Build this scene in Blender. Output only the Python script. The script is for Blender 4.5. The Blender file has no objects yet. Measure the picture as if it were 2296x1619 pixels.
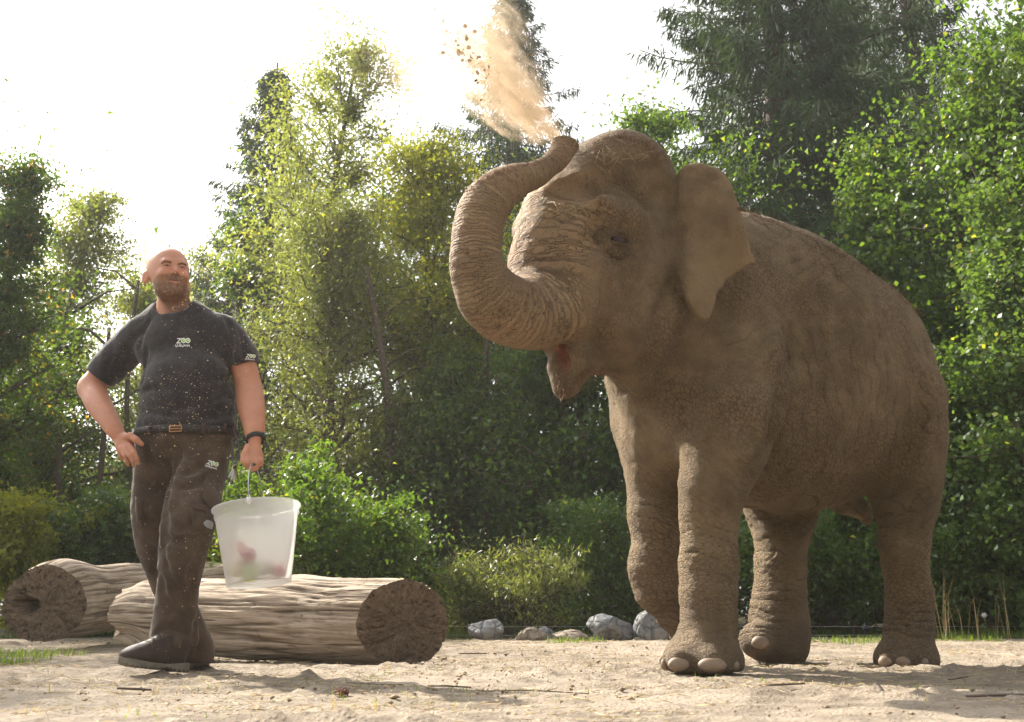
import bpy, bmesh, math, random, os
import numpy as np
from mathutils import Vector, Matrix
import openvdb

random.seed(7)
rng = np.random.default_rng(7)
S = bpy.context.scene
COL = S.collection

# ------------------------------------------------------------------ camera
F_PX, CX, CY = 2232.0, 1148.0, 809.5       # focal length and centre, in 2296-wide picture units
CAM_H, TH = 0.23, math.radians(14.45)
cam_d = bpy.data.cameras.new('camera'); cam_d.sensor_width = 36.0
cam_d.lens = F_PX / 2296.0 * 36.0
cam_d.clip_start = 0.02; cam_d.clip_end = 2000
cam_d.dof.use_dof = True; cam_d.dof.focus_distance = 4.45; cam_d.dof.aperture_fstop = 6.3
cam = bpy.data.objects.new('camera', cam_d); COL.objects.link(cam)
cam.location = (0, 0, CAM_H); cam.rotation_euler = (math.radians(90) + TH, 0, 0)
S.camera = cam

# ------------------------------------------------------------------ light
SUN_EL, SUN_AZ = math.radians(41), math.radians(-48)    # azimuth from +Y towards +X
W = bpy.data.worlds.new("World"); S.world = W; W.use_nodes = True
nt = W.node_tree; nt.nodes.clear()
sky = nt.nodes.new('ShaderNodeTexSky'); sky.sky_type = 'NISHITA'; sky.sun_disc = False
sky.sun_elevation = SUN_EL; sky.sun_rotation = SUN_AZ
sky.air_density = 1.0; sky.dust_density = 6.0; sky.ozone_density = 1.0
hs = nt.nodes.new('ShaderNodeHueSaturation'); hs.inputs['Saturation'].default_value = 0.08
bg = nt.nodes.new('ShaderNodeBackground'); bg.inputs['Strength'].default_value = 0.13
wo = nt.nodes.new('ShaderNodeOutputWorld')
nt.links.new(sky.outputs[0], hs.inputs['Color']); nt.links.new(hs.outputs[0], bg.inputs[0]); nt.links.new(bg.outputs[0], wo.inputs[0])
sun_d = bpy.data.lights.new('sun', 'SUN'); sun_d.energy = 4.6; sun_d.angle = math.radians(0.6)
sun_d.color = (1.0, 0.92, 0.80)
sun = bpy.data.objects.new('sun', sun_d); COL.objects.link(sun)
SUN_DIR = Vector((math.sin(SUN_AZ) * math.cos(SUN_EL), math.cos(SUN_AZ) * math.cos(SUN_EL), math.sin(SUN_EL)))
sun.rotation_euler = SUN_DIR.to_track_quat('Z', 'Y').to_euler()
sun.location = (0, 0, 30)
S.view_settings.view_transform = 'Standard'; S.view_settings.look = 'None'
S.view_settings.exposure = 1.55; S.view_settings.gamma = 1.0; S.view_settings.use_curve_mapping = False
S.render.engine = 'CYCLES'
S.cycles.max_bounces = 7; S.cycles.diffuse_bounces = 3; S.cycles.transmission_bounces = 4
S.cycles.transparent_max_bounces = 8; S.cycles.glossy_bounces = 2; S.cycles.volume_bounces = 2
S.cycles.volume_step_rate = 0.25
S.cycles.sample_clamp_indirect = 6.0
S.render.film_transparent = False

# ------------------------------------------------------------------ helpers
def _ray(u, v):
    x = (u - CX) / F_PX; y = (CY - v) / F_PX
    return np.array([x, math.cos(TH) - math.sin(TH) * y, math.sin(TH) + math.cos(TH) * y])
CAM = np.array([0, 0, CAM_H])
def P(u, v, Y):
    "the point seen at (u, v) that stands Y metres in front of the camera"
    r = _ray(u, v); return CAM + r * (Y / r[1])
def plane_pt(u, v, o, n):
    r = _ray(u, v); t = np.dot(np.asarray(o) - CAM, n) / np.dot(r, n); return CAM + r * t
def px(p, r):
    "r picture units at the distance of p, in metres"
    d = (p[1]) * math.cos(TH) + (p[2] - CAM_H) * math.sin(TH)
    return r * d / F_PX
def nrm(v): v = np.asarray(v, float); return v / np.linalg.norm(v)

def tag(o, label=None, cat=None, group=None, kind=None):
    if label: o['label'] = label
    if cat: o['category'] = cat
    if group: o['group'] = group
    if kind: o['kind'] = kind
    return o
def link(o, parent=None):
    COL.objects.link(o)
    if parent is not None:
        o.parent = parent
        o.matrix_parent_inverse = parent.matrix_basis.inverted()
    return o
def empty(name, loc, label, cat, group=None):
    o = bpy.data.objects.new(name, None); o.location = loc; o.empty_display_size = 0.1
    COL.objects.link(o); return tag(o, label, cat, group)
def np_mesh(name, V, Fc, mat=None, parent=None, smooth=True, attrs=None, k=None):
    "V (n,3); Fc (m,k) or list of such arrays"
    me = bpy.data.meshes.new(name)
    V = np.asarray(V, np.float32)
    fl = Fc if isinstance(Fc, list) else [Fc]
    fl = [np.asarray(f, np.int32) for f in fl if len(f)]
    nl = sum(f.size for f in fl); nf = sum(len(f) for f in fl)
    me.vertices.add(len(V)); me.vertices.foreach_set('co', V.ravel())
    me.loops.add(nl); me.loops.foreach_set('vertex_index', np.concatenate([f.ravel() for f in fl]))
    me.polygons.add(nf)
    tot = np.concatenate([np.full(len(f), f.shape[1], np.int32) for f in fl])
    st = np.concatenate([[0], np.cumsum(tot)[:-1]]).astype(np.int32)
    me.polygons.foreach_set('loop_start', st); me.polygons.foreach_set('loop_total', tot)
    if smooth: me.polygons.foreach_set('use_smooth', np.ones(nf, bool))
    me.update(calc_edges=True)
    if attrs:
        for an, av in attrs.items():
            av = np.asarray(av, np.float32)
            if av.ndim == 1:
                a = me.attributes.new(an, 'FLOAT', 'POINT'); a.data.foreach_set('value', av)
            elif av.shape[1] == 3:
                a = me.attributes.new(an, 'FLOAT_VECTOR', 'POINT'); a.data.foreach_set('vector', av.ravel())
    if mat: me.materials.append(mat)
    o = bpy.data.objects.new(name, me)
    return link(o, parent)
def copy_obj(o, parent=None, loc=None, rot=None, scale=None):
    c = o.copy(); COL.objects.link(c)
    if parent is not None: c.parent = parent
    if loc is not None: c.location = loc
    if rot is not None: c.rotation_euler = rot
    if scale is not None: c.scale = scale
    return c
def copy_tree(o, parent=None):
    c = o.copy(); COL.objects.link(c)
    if parent is not None: c.parent = parent
    for ch in list(o.children): copy_tree(ch, c)
    return c

# ---- numpy noise
def _hash(i, j, k, s):
    h = (i.astype(np.int64) * 374761393 + j.astype(np.int64) * 668265263 + k.astype(np.int64) * 2147483647 + s * 974711) & 0xffffffff
    h = ((h ^ (h >> 13)) * 1274126177) & 0xffffffff
    h = (h ^ (h >> 16))
    return (h & 0xffffff).astype(np.float32) / 0xffffff * 2 - 1
def vnoise(p, s=0):
    p = np.asarray(p, np.float64)
    i = np.floor(p).astype(np.int64); f = (p - i).astype(np.float32); f = f * f * (3 - 2 * f)
    x, y, z = i[..., 0], i[..., 1], i[..., 2]
    r = 0
    for a in (0, 1):
        wx = f[..., 0] if a else 1 - f[..., 0]
        for b in (0, 1):
            wy = f[..., 1] if b else 1 - f[..., 1]
            for c in (0, 1):
                wz = f[..., 2] if c else 1 - f[..., 2]
                r = r + wx * wy * wz * _hash(x + a, y + b, z + c, s)
    return r
def fbm(p, o=4, s=0):
    p = np.asarray(p, np.float64); r = 0; a = 1.0
    for q in range(o):
        r = r + a * vnoise(p * (2 ** q) + q * 13.7, s + q); a *= 0.5
    return r
def sstep(a, b, x):
    t = np.clip((np.asarray(x, float) - a) / (b - a), 0, 1); return t * t * (3 - 2 * t)

# ---- implicit surfaces on a grid
class SDF:
    def __init__(self, lo, hi, h):
        self.lo = np.asarray(lo, float); self.h = h
        n = np.ceil((np.asarray(hi, float) - self.lo) / h).astype(int) + 1
        self.n = n; self.a = np.full(n, 1.0, np.float32)
    def win(self, lo, hi):
        a = np.clip(np.floor((np.asarray(lo) - self.lo) / self.h).astype(int), 0, self.n - 1)
        b = np.clip(np.ceil((np.asarray(hi) - self.lo) / self.h).astype(int) + 1, 1, self.n)
        sl = tuple(slice(a[i], b[i]) for i in range(3))
        X = (self.lo[0] + self.h * np.arange(a[0], b[0])).astype(np.float32)[:, None, None]
        Y = (self.lo[1] + self.h * np.arange(a[1], b[1])).astype(np.float32)[None, :, None]
        Z = (self.lo[2] + self.h * np.arange(a[2], b[2])).astype(np.float32)[None, None, :]
        return sl, X, Y, Z
    def put(self, sl, d, k, op='add'):
        c = self.a[sl]
        if op == 'add':
            h = np.maximum(k - np.abs(c - d), 0) / max(k, 1e-6)
            self.a[sl] = np.minimum(c, d) - h * h * k * 0.25
        else:                       # smooth subtraction
            d = -d
            h = np.maximum(k - np.abs(c - d), 0) / max(k, 1e-6)
            self.a[sl] = np.maximum(c, d) + h * h * k * 0.25
    def cone(self, p0, p1, r0, r1, k=0.05, flat=None, op='add'):
        p0 = np.asarray(p0, float); p1 = np.asarray(p1, float); R = max(r0, r1)
        m = 1.0
        if flat is not None: m = max(1.0, flat[1])
        pad = R * m + k + 4 * self.h
        sl, X, Y, Z = self.win(np.minimum(p0, p1) - pad, np.maximum(p0, p1) + pad)
        x, y, z = X - p0[0], Y - p0[1], Z - p0[2]
        ab = p1 - p0
        t = np.clip((x * ab[0] + y * ab[1] + z * ab[2]) / max(np.dot(ab, ab), 1e-9), 0, 1)
        x = x - t * ab[0]; y = y - t * ab[1]; z = z - t * ab[2]
        if flat is not None:
            ax, fac = nrm(flat[0]), flat[1]
            q = x * ax[0] + y * ax[1] + z * ax[2]
            w = q * (1 / fac - 1)
            x = x + w * ax[0]; y = y + w * ax[1]; z = z + w * ax[2]
        d = np.sqrt(x * x + y * y + z * z) - (r0 + (r1 - r0) * t)
        if flat is not None and fac < 1: d = d * (0.5 + 0.5 * fac)
        self.put(sl, d, k, op)
    def chain(self, pts, rs, k=0.05, flat=None, op='add'):
        for i in range(len(pts) - 1): self.cone(pts[i], pts[i + 1], rs[i], rs[i + 1], k, flat, op)
    def ell(self, c, r, axes=None, k=0.05, op='add'):
        c = np.asarray(c, float); r = np.asarray(r, float)
        A = np.eye(3) if axes is None else np.array([nrm(a) for a in axes])
        ext = np.sqrt(((A * r[:, None]) ** 2).sum(0)) + k + 4 * self.h
        sl, X, Y, Z = self.win(c - ext, c + ext)
        x, y, z = X - c[0], Y - c[1], Z - c[2]
        q = [A[i, 0] * x + A[i, 1] * y + A[i, 2] * z for i in range(3)]
        k0 = np.sqrt((q[0] / r[0]) ** 2 + (q[1] / r[1]) ** 2 + (q[2] / r[2]) ** 2)
        k1 = np.sqrt((q[0] / r[0] ** 2) ** 2 + (q[1] / r[1] ** 2) ** 2 + (q[2] / r[2] ** 2) ** 2)
        d = np.where(k1 > 1e-6, k0 * (k0 - 1) / np.maximum(k1, 1e-6), -r.min())
        self.put(sl, d, k, op)
    def hit(self, u, v):
        r = _ray(u, v); r = r / np.linalg.norm(r)
        t = np.arange(1.5, 9, self.h * .5); pts = CAM + t[:, None] * r
        q = (pts - self.lo) / self.h; ok = ((q >= 0) & (q < self.n - 1)).all(1)
        i = np.clip(np.round(q).astype(int), 0, self.n - 1); val = np.where(ok, self.a[i[:, 0], i[:, 1], i[:, 2]], 1.0)
        w = np.nonzero(val < 0)[0]
        return pts[w[0]] if len(w) else None
    def groove(self, pts, r, sink=.5, k=.02, op='sub'):
        "a furrow (or ridge) along the surface seen through the picture points; r may taper"
        pts = bez([(a, b, 0) for a, b in pts], 4); hs_ = [self.hit(p[0], p[1]) for p in pts]
        rs = np.interp(np.linspace(0, 1, len(pts)), np.linspace(0, 1, len(np.atleast_1d(r))), np.atleast_1d(r))
        pr = None
        for p, rr in zip(hs_, rs):
            if p is None: pr = None; continue
            d = nrm(p - CAM); c = p + (-d if op == 'sub' else d) * rr * (1 - sink)
            if pr is not None and np.linalg.norm(pr[0] - c) < .15: self.cone(pr[0], c, pr[1], rr, k, None, op)
            pr = (c, rr)
    def below(self, z0):
        Z = (self.lo[2] + self.h * np.arange(self.n[2])).astype(np.float32)[None, None, :]
        self.a = np.maximum(self.a, z0 - Z)
    def mesh(self, iso=0.0):
        g = openvdb.FloatGrid(1.0)
        g.copyFromArray(np.ascontiguousarray(self.a))
        V, Q = g.convertToQuads(iso)
        return V * self.h + self.lo, Q.copy()
def smooth_mesh(V, Q, n=2, lam=0.5):
    V = V.astype(np.float64)
    e = np.concatenate([Q[:, [0, 1]], Q[:, [1, 2]], Q[:, [2, 3]], Q[:, [3, 0]]])
    e = np.concatenate([e, e[:, ::-1]])
    cnt = np.bincount(e[:, 0], minlength=len(V)).astype(float)[:, None]; cnt[cnt == 0] = 1
    for _ in range(n):
        s = np.stack([np.bincount(e[:, 0], weights=V[e[:, 1], i], minlength=len(V)) for i in range(3)], 1)
        V = V + lam * (s / cnt - V)
    return V
def vnormals(V, Q):
    n = np.cross(V[Q[:, 2]] - V[Q[:, 0]], V[Q[:, 3]] - V[Q[:, 1]])
    N = np.zeros_like(V)
    for i in range(4): 
        for c in range(3): N[:, c] += np.bincount(Q[:, i], weights=n[:, c], minlength=len(V))
    return N / np.maximum(np.linalg.norm(N, axis=1, keepdims=True), 1e-9)
def keep_large(V, Q, minfrac=0.02):
    "drop loose specks"
    lab = np.arange(len(V))
    while True:
        m = lab[Q].min(1); new = lab.copy()
        for i in range(4): np.minimum.at(new, Q[:, i], m)
        new = new[new]
        if (new == lab).all(): break
        lab = new
    f = lab[Q[:, 0]]; ids, c = np.unique(f, return_counts=True)
    good = ids[c > minfrac * len(Q)]
    Qk = Q[np.isin(f, good)]
    u, inv = np.unique(Qk, return_inverse=True)
    return V[u], inv.reshape(Qk.shape)

def tube(pts, rs, seg=8, cap=True):
    pts = np.asarray(pts, float); n = len(pts); rs = np.broadcast_to(np.asarray(rs, float), (n,))
    T = np.gradient(pts, axis=0); T /= np.maximum(np.linalg.norm(T, axis=1, keepdims=True), 1e-9)
    up = np.array([0, 0, 1.0]) if abs(T[0][2]) < 0.9 else np.array([1.0, 0, 0])
    a = nrm(np.cross(T[0], up)); V = []
    ang = np.arange(seg) / seg * 2 * math.pi
    for i in range(n):
        a = a - T[i] * np.dot(a, T[i]); a = a / max(np.linalg.norm(a), 1e-9); b = np.cross(T[i], a)
        V.append(pts[i] + rs[i] * (np.cos(ang)[:, None] * a + np.sin(ang)[:, None] * b))
    V = np.concatenate(V)
    i = np.arange(n - 1)[:, None] * seg; j = np.arange(seg)[None]; j2 = (j + 1) % seg
    Q = np.stack([i + j, i + j2, i + seg + j2, i + seg + j], -1).reshape(-1, 4)
    if cap:
        V = np.concatenate([V, pts[:1], pts[-1:]]); c0, c1 = len(V) - 2, len(V) - 1
        j = np.arange(seg); j2 = (j + 1) % seg; b0 = (n - 1) * seg
        Q = np.concatenate([Q, np.stack([j2, j, np.full(seg, c0), np.full(seg, c0)], -1)[:, :4],
                            np.stack([b0 + j, b0 + j2, np.full(seg, c1), np.full(seg, c1)], -1)])
    return V, Q
class MB:
    "collects quads and triangles into one mesh"
    def __init__(s): s.V = []; s.Q = []; s.T = []; s.n = 0
    def add(s, V, Q):
        V = np.asarray(V, float); Q = np.asarray(Q, int)
        if Q.shape[1] == 4:
            tri = Q[:, 2] == Q[:, 3]
            if tri.any(): s.T.append(Q[tri][:, :3] + s.n)
            if (~tri).any(): s.Q.append(Q[~tri] + s.n)
        else: s.T.append(Q + s.n)
        s.V.append(V); s.n += len(V); return s
    def tube(s, pts, rs, seg=8): return s.add(*tube(pts, rs, seg))
    def build(s, name, mat, parent=None, smooth=True, attrs=None):
        f = ([np.concatenate(s.Q)] if s.Q else []) + ([np.concatenate(s.T)] if s.T else [])
        return np_mesh(name, np.concatenate(s.V), f, mat, parent, smooth, attrs)
def bez(pts, n=12):
    "Catmull-Rom through the points"
    p = np.asarray(pts, float); p = np.concatenate([[2 * p[0] - p[1]], p, [2 * p[-1] - p[-2]]]); out = []
    for i in range(1, len(p) - 2):
        for t in np.linspace(0, 1, n, endpoint=False):
            out.append(0.5 * ((2 * p[i]) + (-p[i - 1] + p[i + 1]) * t + (2 * p[i - 1] - 5 * p[i] + 4 * p[i + 1] - p[i + 2]) * t * t + (-p[i - 1] + 3 * p[i] - 3 * p[i + 1] + p[i + 2]) * t ** 3))
    out.append(p[-2]); return np.array(out)

# ---- materials
class Mat:
    def __init__(s, name):
        s.m = bpy.data.materials.new(name); s.m.use_nodes = True; s.nt = s.m.node_tree; s.nt.nodes.clear()
        s.out = s.n('ShaderNodeOutputMaterial')
    def n(s, t, **kw):
        nd = s.nt.nodes.new(t)
        for k, v in kw.items():
            if k.startswith('_'): setattr(nd, k[1:], v)
        return nd
    def L(s, a, b): s.nt.links.new(a, b)
    def val(s, x, sock):
        if isinstance(x, (int, float, tuple, list)):
            if isinstance(x, (tuple, list)) and len(x) == 3 and sock.type == 'RGBA': x = (*x, 1)
            sock.default_value = x
        else: s.L(x, sock)
    def coord(s, kind='Object'):
        if not hasattr(s, 'tc'): s.tc = s.n('ShaderNodeTexCoord')
        return s.tc.outputs[kind]
    def attr(s, name, out='Fac'):
        a = s.n('ShaderNodeAttribute'); a.attribute_name = name; return a.outputs[out]
    def mapping(s, vec, scale=(1, 1, 1), rot=(0, 0, 0), loc=(0, 0, 0)):
        m = s.n('ShaderNodeMapping'); s.L(vec, m.inputs[0]); m.inputs['Scale'].default_value = scale
        m.inputs['Rotation'].default_value = rot; m.inputs['Location'].default_value = loc; return m.outputs[0]
    def noise(s, vec, scale=5, detail=4, rough=0.55, dist=0.0, out=0):
        m = s.n('ShaderNodeTexNoise'); s.L(vec, m.inputs['Vector']); m.inputs['Scale'].default_value = scale
        m.inputs['Detail'].default_value = detail; m.inputs['Roughness'].default_value = rough; m.inputs['Distortion'].default_value = dist
        return m.outputs[out]
    def voro(s, vec, scale=5, feature='F1', out='Distance', rnd=1.0):
        m = s.n('ShaderNodeTexVoronoi'); m.feature = feature; s.L(vec, m.inputs['Vector']); m.inputs['Scale'].default_value = scale
        m.inputs['Randomness'].default_value = rnd; return m.outputs[out]
    def math(s, op, a, b=0.0, c=0.0, clamp=False):
        m = s.n('ShaderNodeMath'); m.operation = op; m.use_clamp = clamp
        s.val(a, m.inputs[0]); s.val(b, m.inputs[1]); s.val(c, m.inputs[2]); return m.outputs[0]
    def ramp(s, f, a, b, lo=0.0, hi=1.0):
        m = s.n('ShaderNodeMapRange'); m.interpolation_type = 'SMOOTHSTEP'; s.val(f, m.inputs[0])
        m.inputs[1].default_value = a; m.inputs[2].default_value = b; m.inputs[3].default_value = lo; m.inputs[4].default_value = hi
        return m.outputs[0]
    def mix(s, f, a, b, mode='MIX'):
        m = s.n('ShaderNodeMix'); m.data_type = 'RGBA'; m.blend_type = mode; m.clamp_result = False
        s.val(f, m.inputs[0]); s.val(a, m.inputs[6]); s.val(b, m.inputs[7]); return m.outputs[2]
    def cramp(s, f, stops):
        m = s.n('ShaderNodeValToRGB'); s.val(f, m.inputs[0]); e = m.color_ramp.elements
        while len(e) < len(stops): e.new(0.5)
        for i, (p, c) in enumerate(stops): e[i].position = p; e[i].color = (*c, 1)
        return m.outputs[0]
    def bump(s, h, strength=0.5, dist=0.01, normal=None):
        m = s.n('ShaderNodeBump'); s.L(h, m.inputs['Height']); m.inputs['Strength'].default_value = strength; m.inputs['Distance'].default_value = dist
        if normal is not None: s.L(normal, m.inputs['Normal'])
        return m.outputs[0]
    def bsdf(s, color, rough=0.8, normal=None, spec=0.3, **kw):
        b = s.n('ShaderNodeBsdfPrincipled'); s.val(color, b.inputs['Base Color']); s.val(rough, b.inputs['Roughness'])
        b.inputs['Specular IOR Level'].default_value = spec
        if normal is not None: s.L(normal, b.inputs['Normal'])
        for k, v in kw.items(): s.val(v, b.inputs[k.replace('_', ' ')])
        s.b = b; s.L(b.outputs[0], s.out.inputs[0]); return b
def simple(name, col, rough=0.7, spec=0.3, var=0.15, scale=20, bump=0.0, **kw):
    m = Mat(name); n = m.noise(m.coord(), scale, 5)
    c = m.mix(n, tuple(x * (1 - var) for x in col), tuple(min(1, x * (1 + var)) for x in col))
    nn = m.bump(n, bump, 0.01) if bump else None
    m.bsdf(c, rough, nn, spec, **kw); return m.m
# ================================================================== ground
def ground_z(x, y):
    x = np.asarray(x, float); y = np.asarray(y, float)
    r = .06 * sstep(5.3, 7.2, y - .25 * np.clip(-x, -2, 3)) + .25 * sstep(11, 30, y)
    p = np.stack([x, y, 0 * x], -1)
    n = .012 * fbm(p * 1.3, 3, 71) + .010 * fbm(p * np.array([3.0, 6.0, 1]), 3, 72)
    foot = np.exp(-(((x - .81) ** 2 + (y - 4.43) ** 2) / .12)) + np.exp(-(((x - 1.92) ** 2 + (y - 5.06) ** 2) / .12)) + np.exp(-(((x - 1.36) ** 2 + (y - 5.31) ** 2) / .12)) + np.exp(-(((x + 1.4) ** 2 + (y - 4.4) ** 2) / .06)) + np.exp(-(((x + 1.45) ** 2 + (y - 4.8) ** 2) / .06))
    return r + n * (1 - np.clip(foot, 0, 1)) - .004
def build_ground():
    xs = np.concatenate([-np.geomspace(90, 4.6, 26), np.arange(-4.5, 5.2, .034), np.geomspace(5.3, 90, 26)])
    ys = np.concatenate([[-12, -6, -2, 0, .8], np.arange(1.6, 7.5, .031), np.arange(7.55, 11, .08), np.geomspace(11.1, 260, 40)])
    X, Y = np.meshgrid(xs, ys, indexing='ij'); p = np.stack([X, Y, 0 * X], -1)
    Z = ground_z(X, Y)
    near = sstep(9, 7, Y)
    lump = .018 * np.maximum(fbm(p * 14, 3, 73), 0) ** 1.5 + .008 * fbm(p * 34, 2, 74)
    rough = sstep(.1, .5, fbm(p * 1.1, 2, 75))
    Z = Z + near * lump * (.45 + .9 * rough)
    V = np.stack([X, Y, Z], -1).reshape(-1, 3); ny = len(ys)
    i = np.arange(len(xs) - 1)[:, None] * ny; j = np.arange(ny - 1)[None]
    Q = np.stack([i + j, i + ny + j, i + ny + j + 1, i + j + 1], -1).reshape(-1, 4)
    m = Mat('sandy_soil'); ob = m.coord(); big = m.noise(ob, .9, 5, .6); mid = m.noise(ob, 7, 6, .65); fine = m.noise(ob, 70, 5, .7)
    c = m.mix(m.ramp(mid, .3, .7), (.12, .098, .074), (.275, .228, .175)); c = m.mix(m.ramp(big, .4, .65, 0, .6), c, (.335, .282, .22))
    c = m.mix(m.ramp(fine, .30, .48, .55, 0), c, (.13, .092, .062))
    st = m.noise(m.mapping(ob, (3, 14, 3)), 3.0, 5, .75); c = m.mix(m.ramp(st, .60, .72, 0, .6), c, (.15, .11, .075))
    gr = m.ramp(m.noise(ob, 2.3, 5, .7), .60, .70, 0, .30); c = m.mix(gr, c, (.16, .17, .07))
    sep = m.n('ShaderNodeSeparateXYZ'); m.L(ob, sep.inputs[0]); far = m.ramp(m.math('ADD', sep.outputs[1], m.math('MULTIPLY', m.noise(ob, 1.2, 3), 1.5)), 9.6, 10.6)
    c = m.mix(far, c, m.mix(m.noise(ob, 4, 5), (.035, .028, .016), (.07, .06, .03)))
    peb = m.voro(ob, 60, 'F1'); h = m.math('ADD', m.math('MULTIPLY', fine, .5), m.math('ADD', mid, m.math('MULTIPLY', m.ramp(peb, 0, .5), -.25)))
    m.bsdf(c, .95, m.bump(h, .8, .02), .1)
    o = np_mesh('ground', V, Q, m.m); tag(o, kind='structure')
build_ground()

# ================================================================== leaves and trees
def leaf_mat(name, c1, c2, c3, trans=.45, rough=.42, spec=.35):
    m = Mat(name); a = m.attr('lv'); c = m.cramp(a, [(0.0, c1), (.55, c2), (.93, c2), (1.0, c3)])
    d = m.n('ShaderNodeBsdfPrincipled'); m.L(c, d.inputs['Base Color']); d.inputs['Roughness'].default_value = rough; d.inputs['Specular IOR Level'].default_value = spec
    t = m.n('ShaderNodeBsdfTranslucent'); tc = m.mix(1.0, c, (1.9, 1.75, .55), 'MULTIPLY'); m.L(tc, t.inputs[0])
    x = m.n('ShaderNodeMixShader'); x.inputs[0].default_value = trans; m.L(d.outputs[0], x.inputs[1]); m.L(t.outputs[0], x.inputs[2]); m.L(x.outputs[0], m.out.inputs[0])
    return m.m
LM = {
 'maple': leaf_mat('maple_leaves', (.036, .072, .016), (.072, .122, .026), (.36, .22, .04), .5),
 'dark': leaf_mat('dark_leaves', (.028, .060, .016), (.062, .110, .026), (.14, .18, .03), .5),
 'bright': leaf_mat('bright_leaves', (.042, .090, .017), (.080, .142, .026), (.20, .23, .04), .5),
 'yellow': leaf_mat('yellowgreen_leaves', (.115, .150, .022), (.190, .215, .036), (.32, .28, .05), .6),
 'pale': leaf_mat('pale_leaves', (.100, .130, .050), (.150, .180, .070), (.24, .23, .08), .5),
 'grey': leaf_mat('greygreen_leaves', (.090, .120, .050), (.140, .170, .070), (.20, .21, .08), .5),
 'spruce': leaf_mat('spruce_needles', (.020, .042, .020), (.040, .070, .030), (.070, .078, .030), .15, .7, .12),
 'birch': leaf_mat('round_leaves', (.044, .085, .024), (.076, .132, .038), (.22, .24, .05), .45),
 'grass': leaf_mat('grass_blades', (.075, .125, .025), (.13, .19, .04), (.34, .28, .12), .4),
 'straw': leaf_mat('dry_straw', (.30, .22, .12), (.42, .33, .19), (.16, .10, .06), .2, .8),
}
BARK = simple('bark', (.085, .065, .048), .9, .15, .5, 9, .6); BARKP = simple('pale_bark', (.20, .17, .135), .9, .15, .5, 9, .6)

def leaf_cloud(C, size, g, shape=.42, droop=.3, fold=.25, clus=None, tri=False):
    "C (n,3) centres -> little folded four-sided leaves"
    n = len(C); d = g.normal(size=(n, 3)); d[:, 2] -= droop; d /= np.linalg.norm(d, axis=1, keepdims=True)
    w = np.cross(d, g.normal(size=(n, 3)) * np.array([.7, .7, .5]) + np.array([0, 0, .9])); w /= np.maximum(np.linalg.norm(w, axis=1, keepdims=True), 1e-6)
    nn = np.cross(d, w); s = (size * g.uniform(.65, 1.25, n))[:, None]
    if tri:
        V = np.stack([C - d * s * .5 - w * s * shape * .55, C - d * s * .2 + w * s * shape * .9, C + d * s * .55], 1).reshape(-1, 3); lv = g.uniform(0, 1, n) ** 1.1
        if clus is not None: lv = np.clip(lv * .55 + clus * .42, 0, .94); lv[g.random(n) < .03] = 1.0
        return V, np.arange(3 * n).reshape(n, 3), np.repeat(lv, 3)
    V = np.stack([C - d * s * .5, C + w * s * shape + nn * s * fold * .4 - d * s * .05, C + d * s * .5, C - w * s * shape + nn * s * fold * .4 - d * s * .05], 1).reshape(-1, 3)
    Q = np.arange(4 * n).reshape(n, 4)
    lv = g.uniform(0, 1, n) ** 1.1
    if clus is not None: lv = np.clip(lv * .55 + clus * .42, 0, .94); lv[g.random(n) < .03] = 1.0
    return V, Q, np.repeat(lv, 4)

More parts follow.
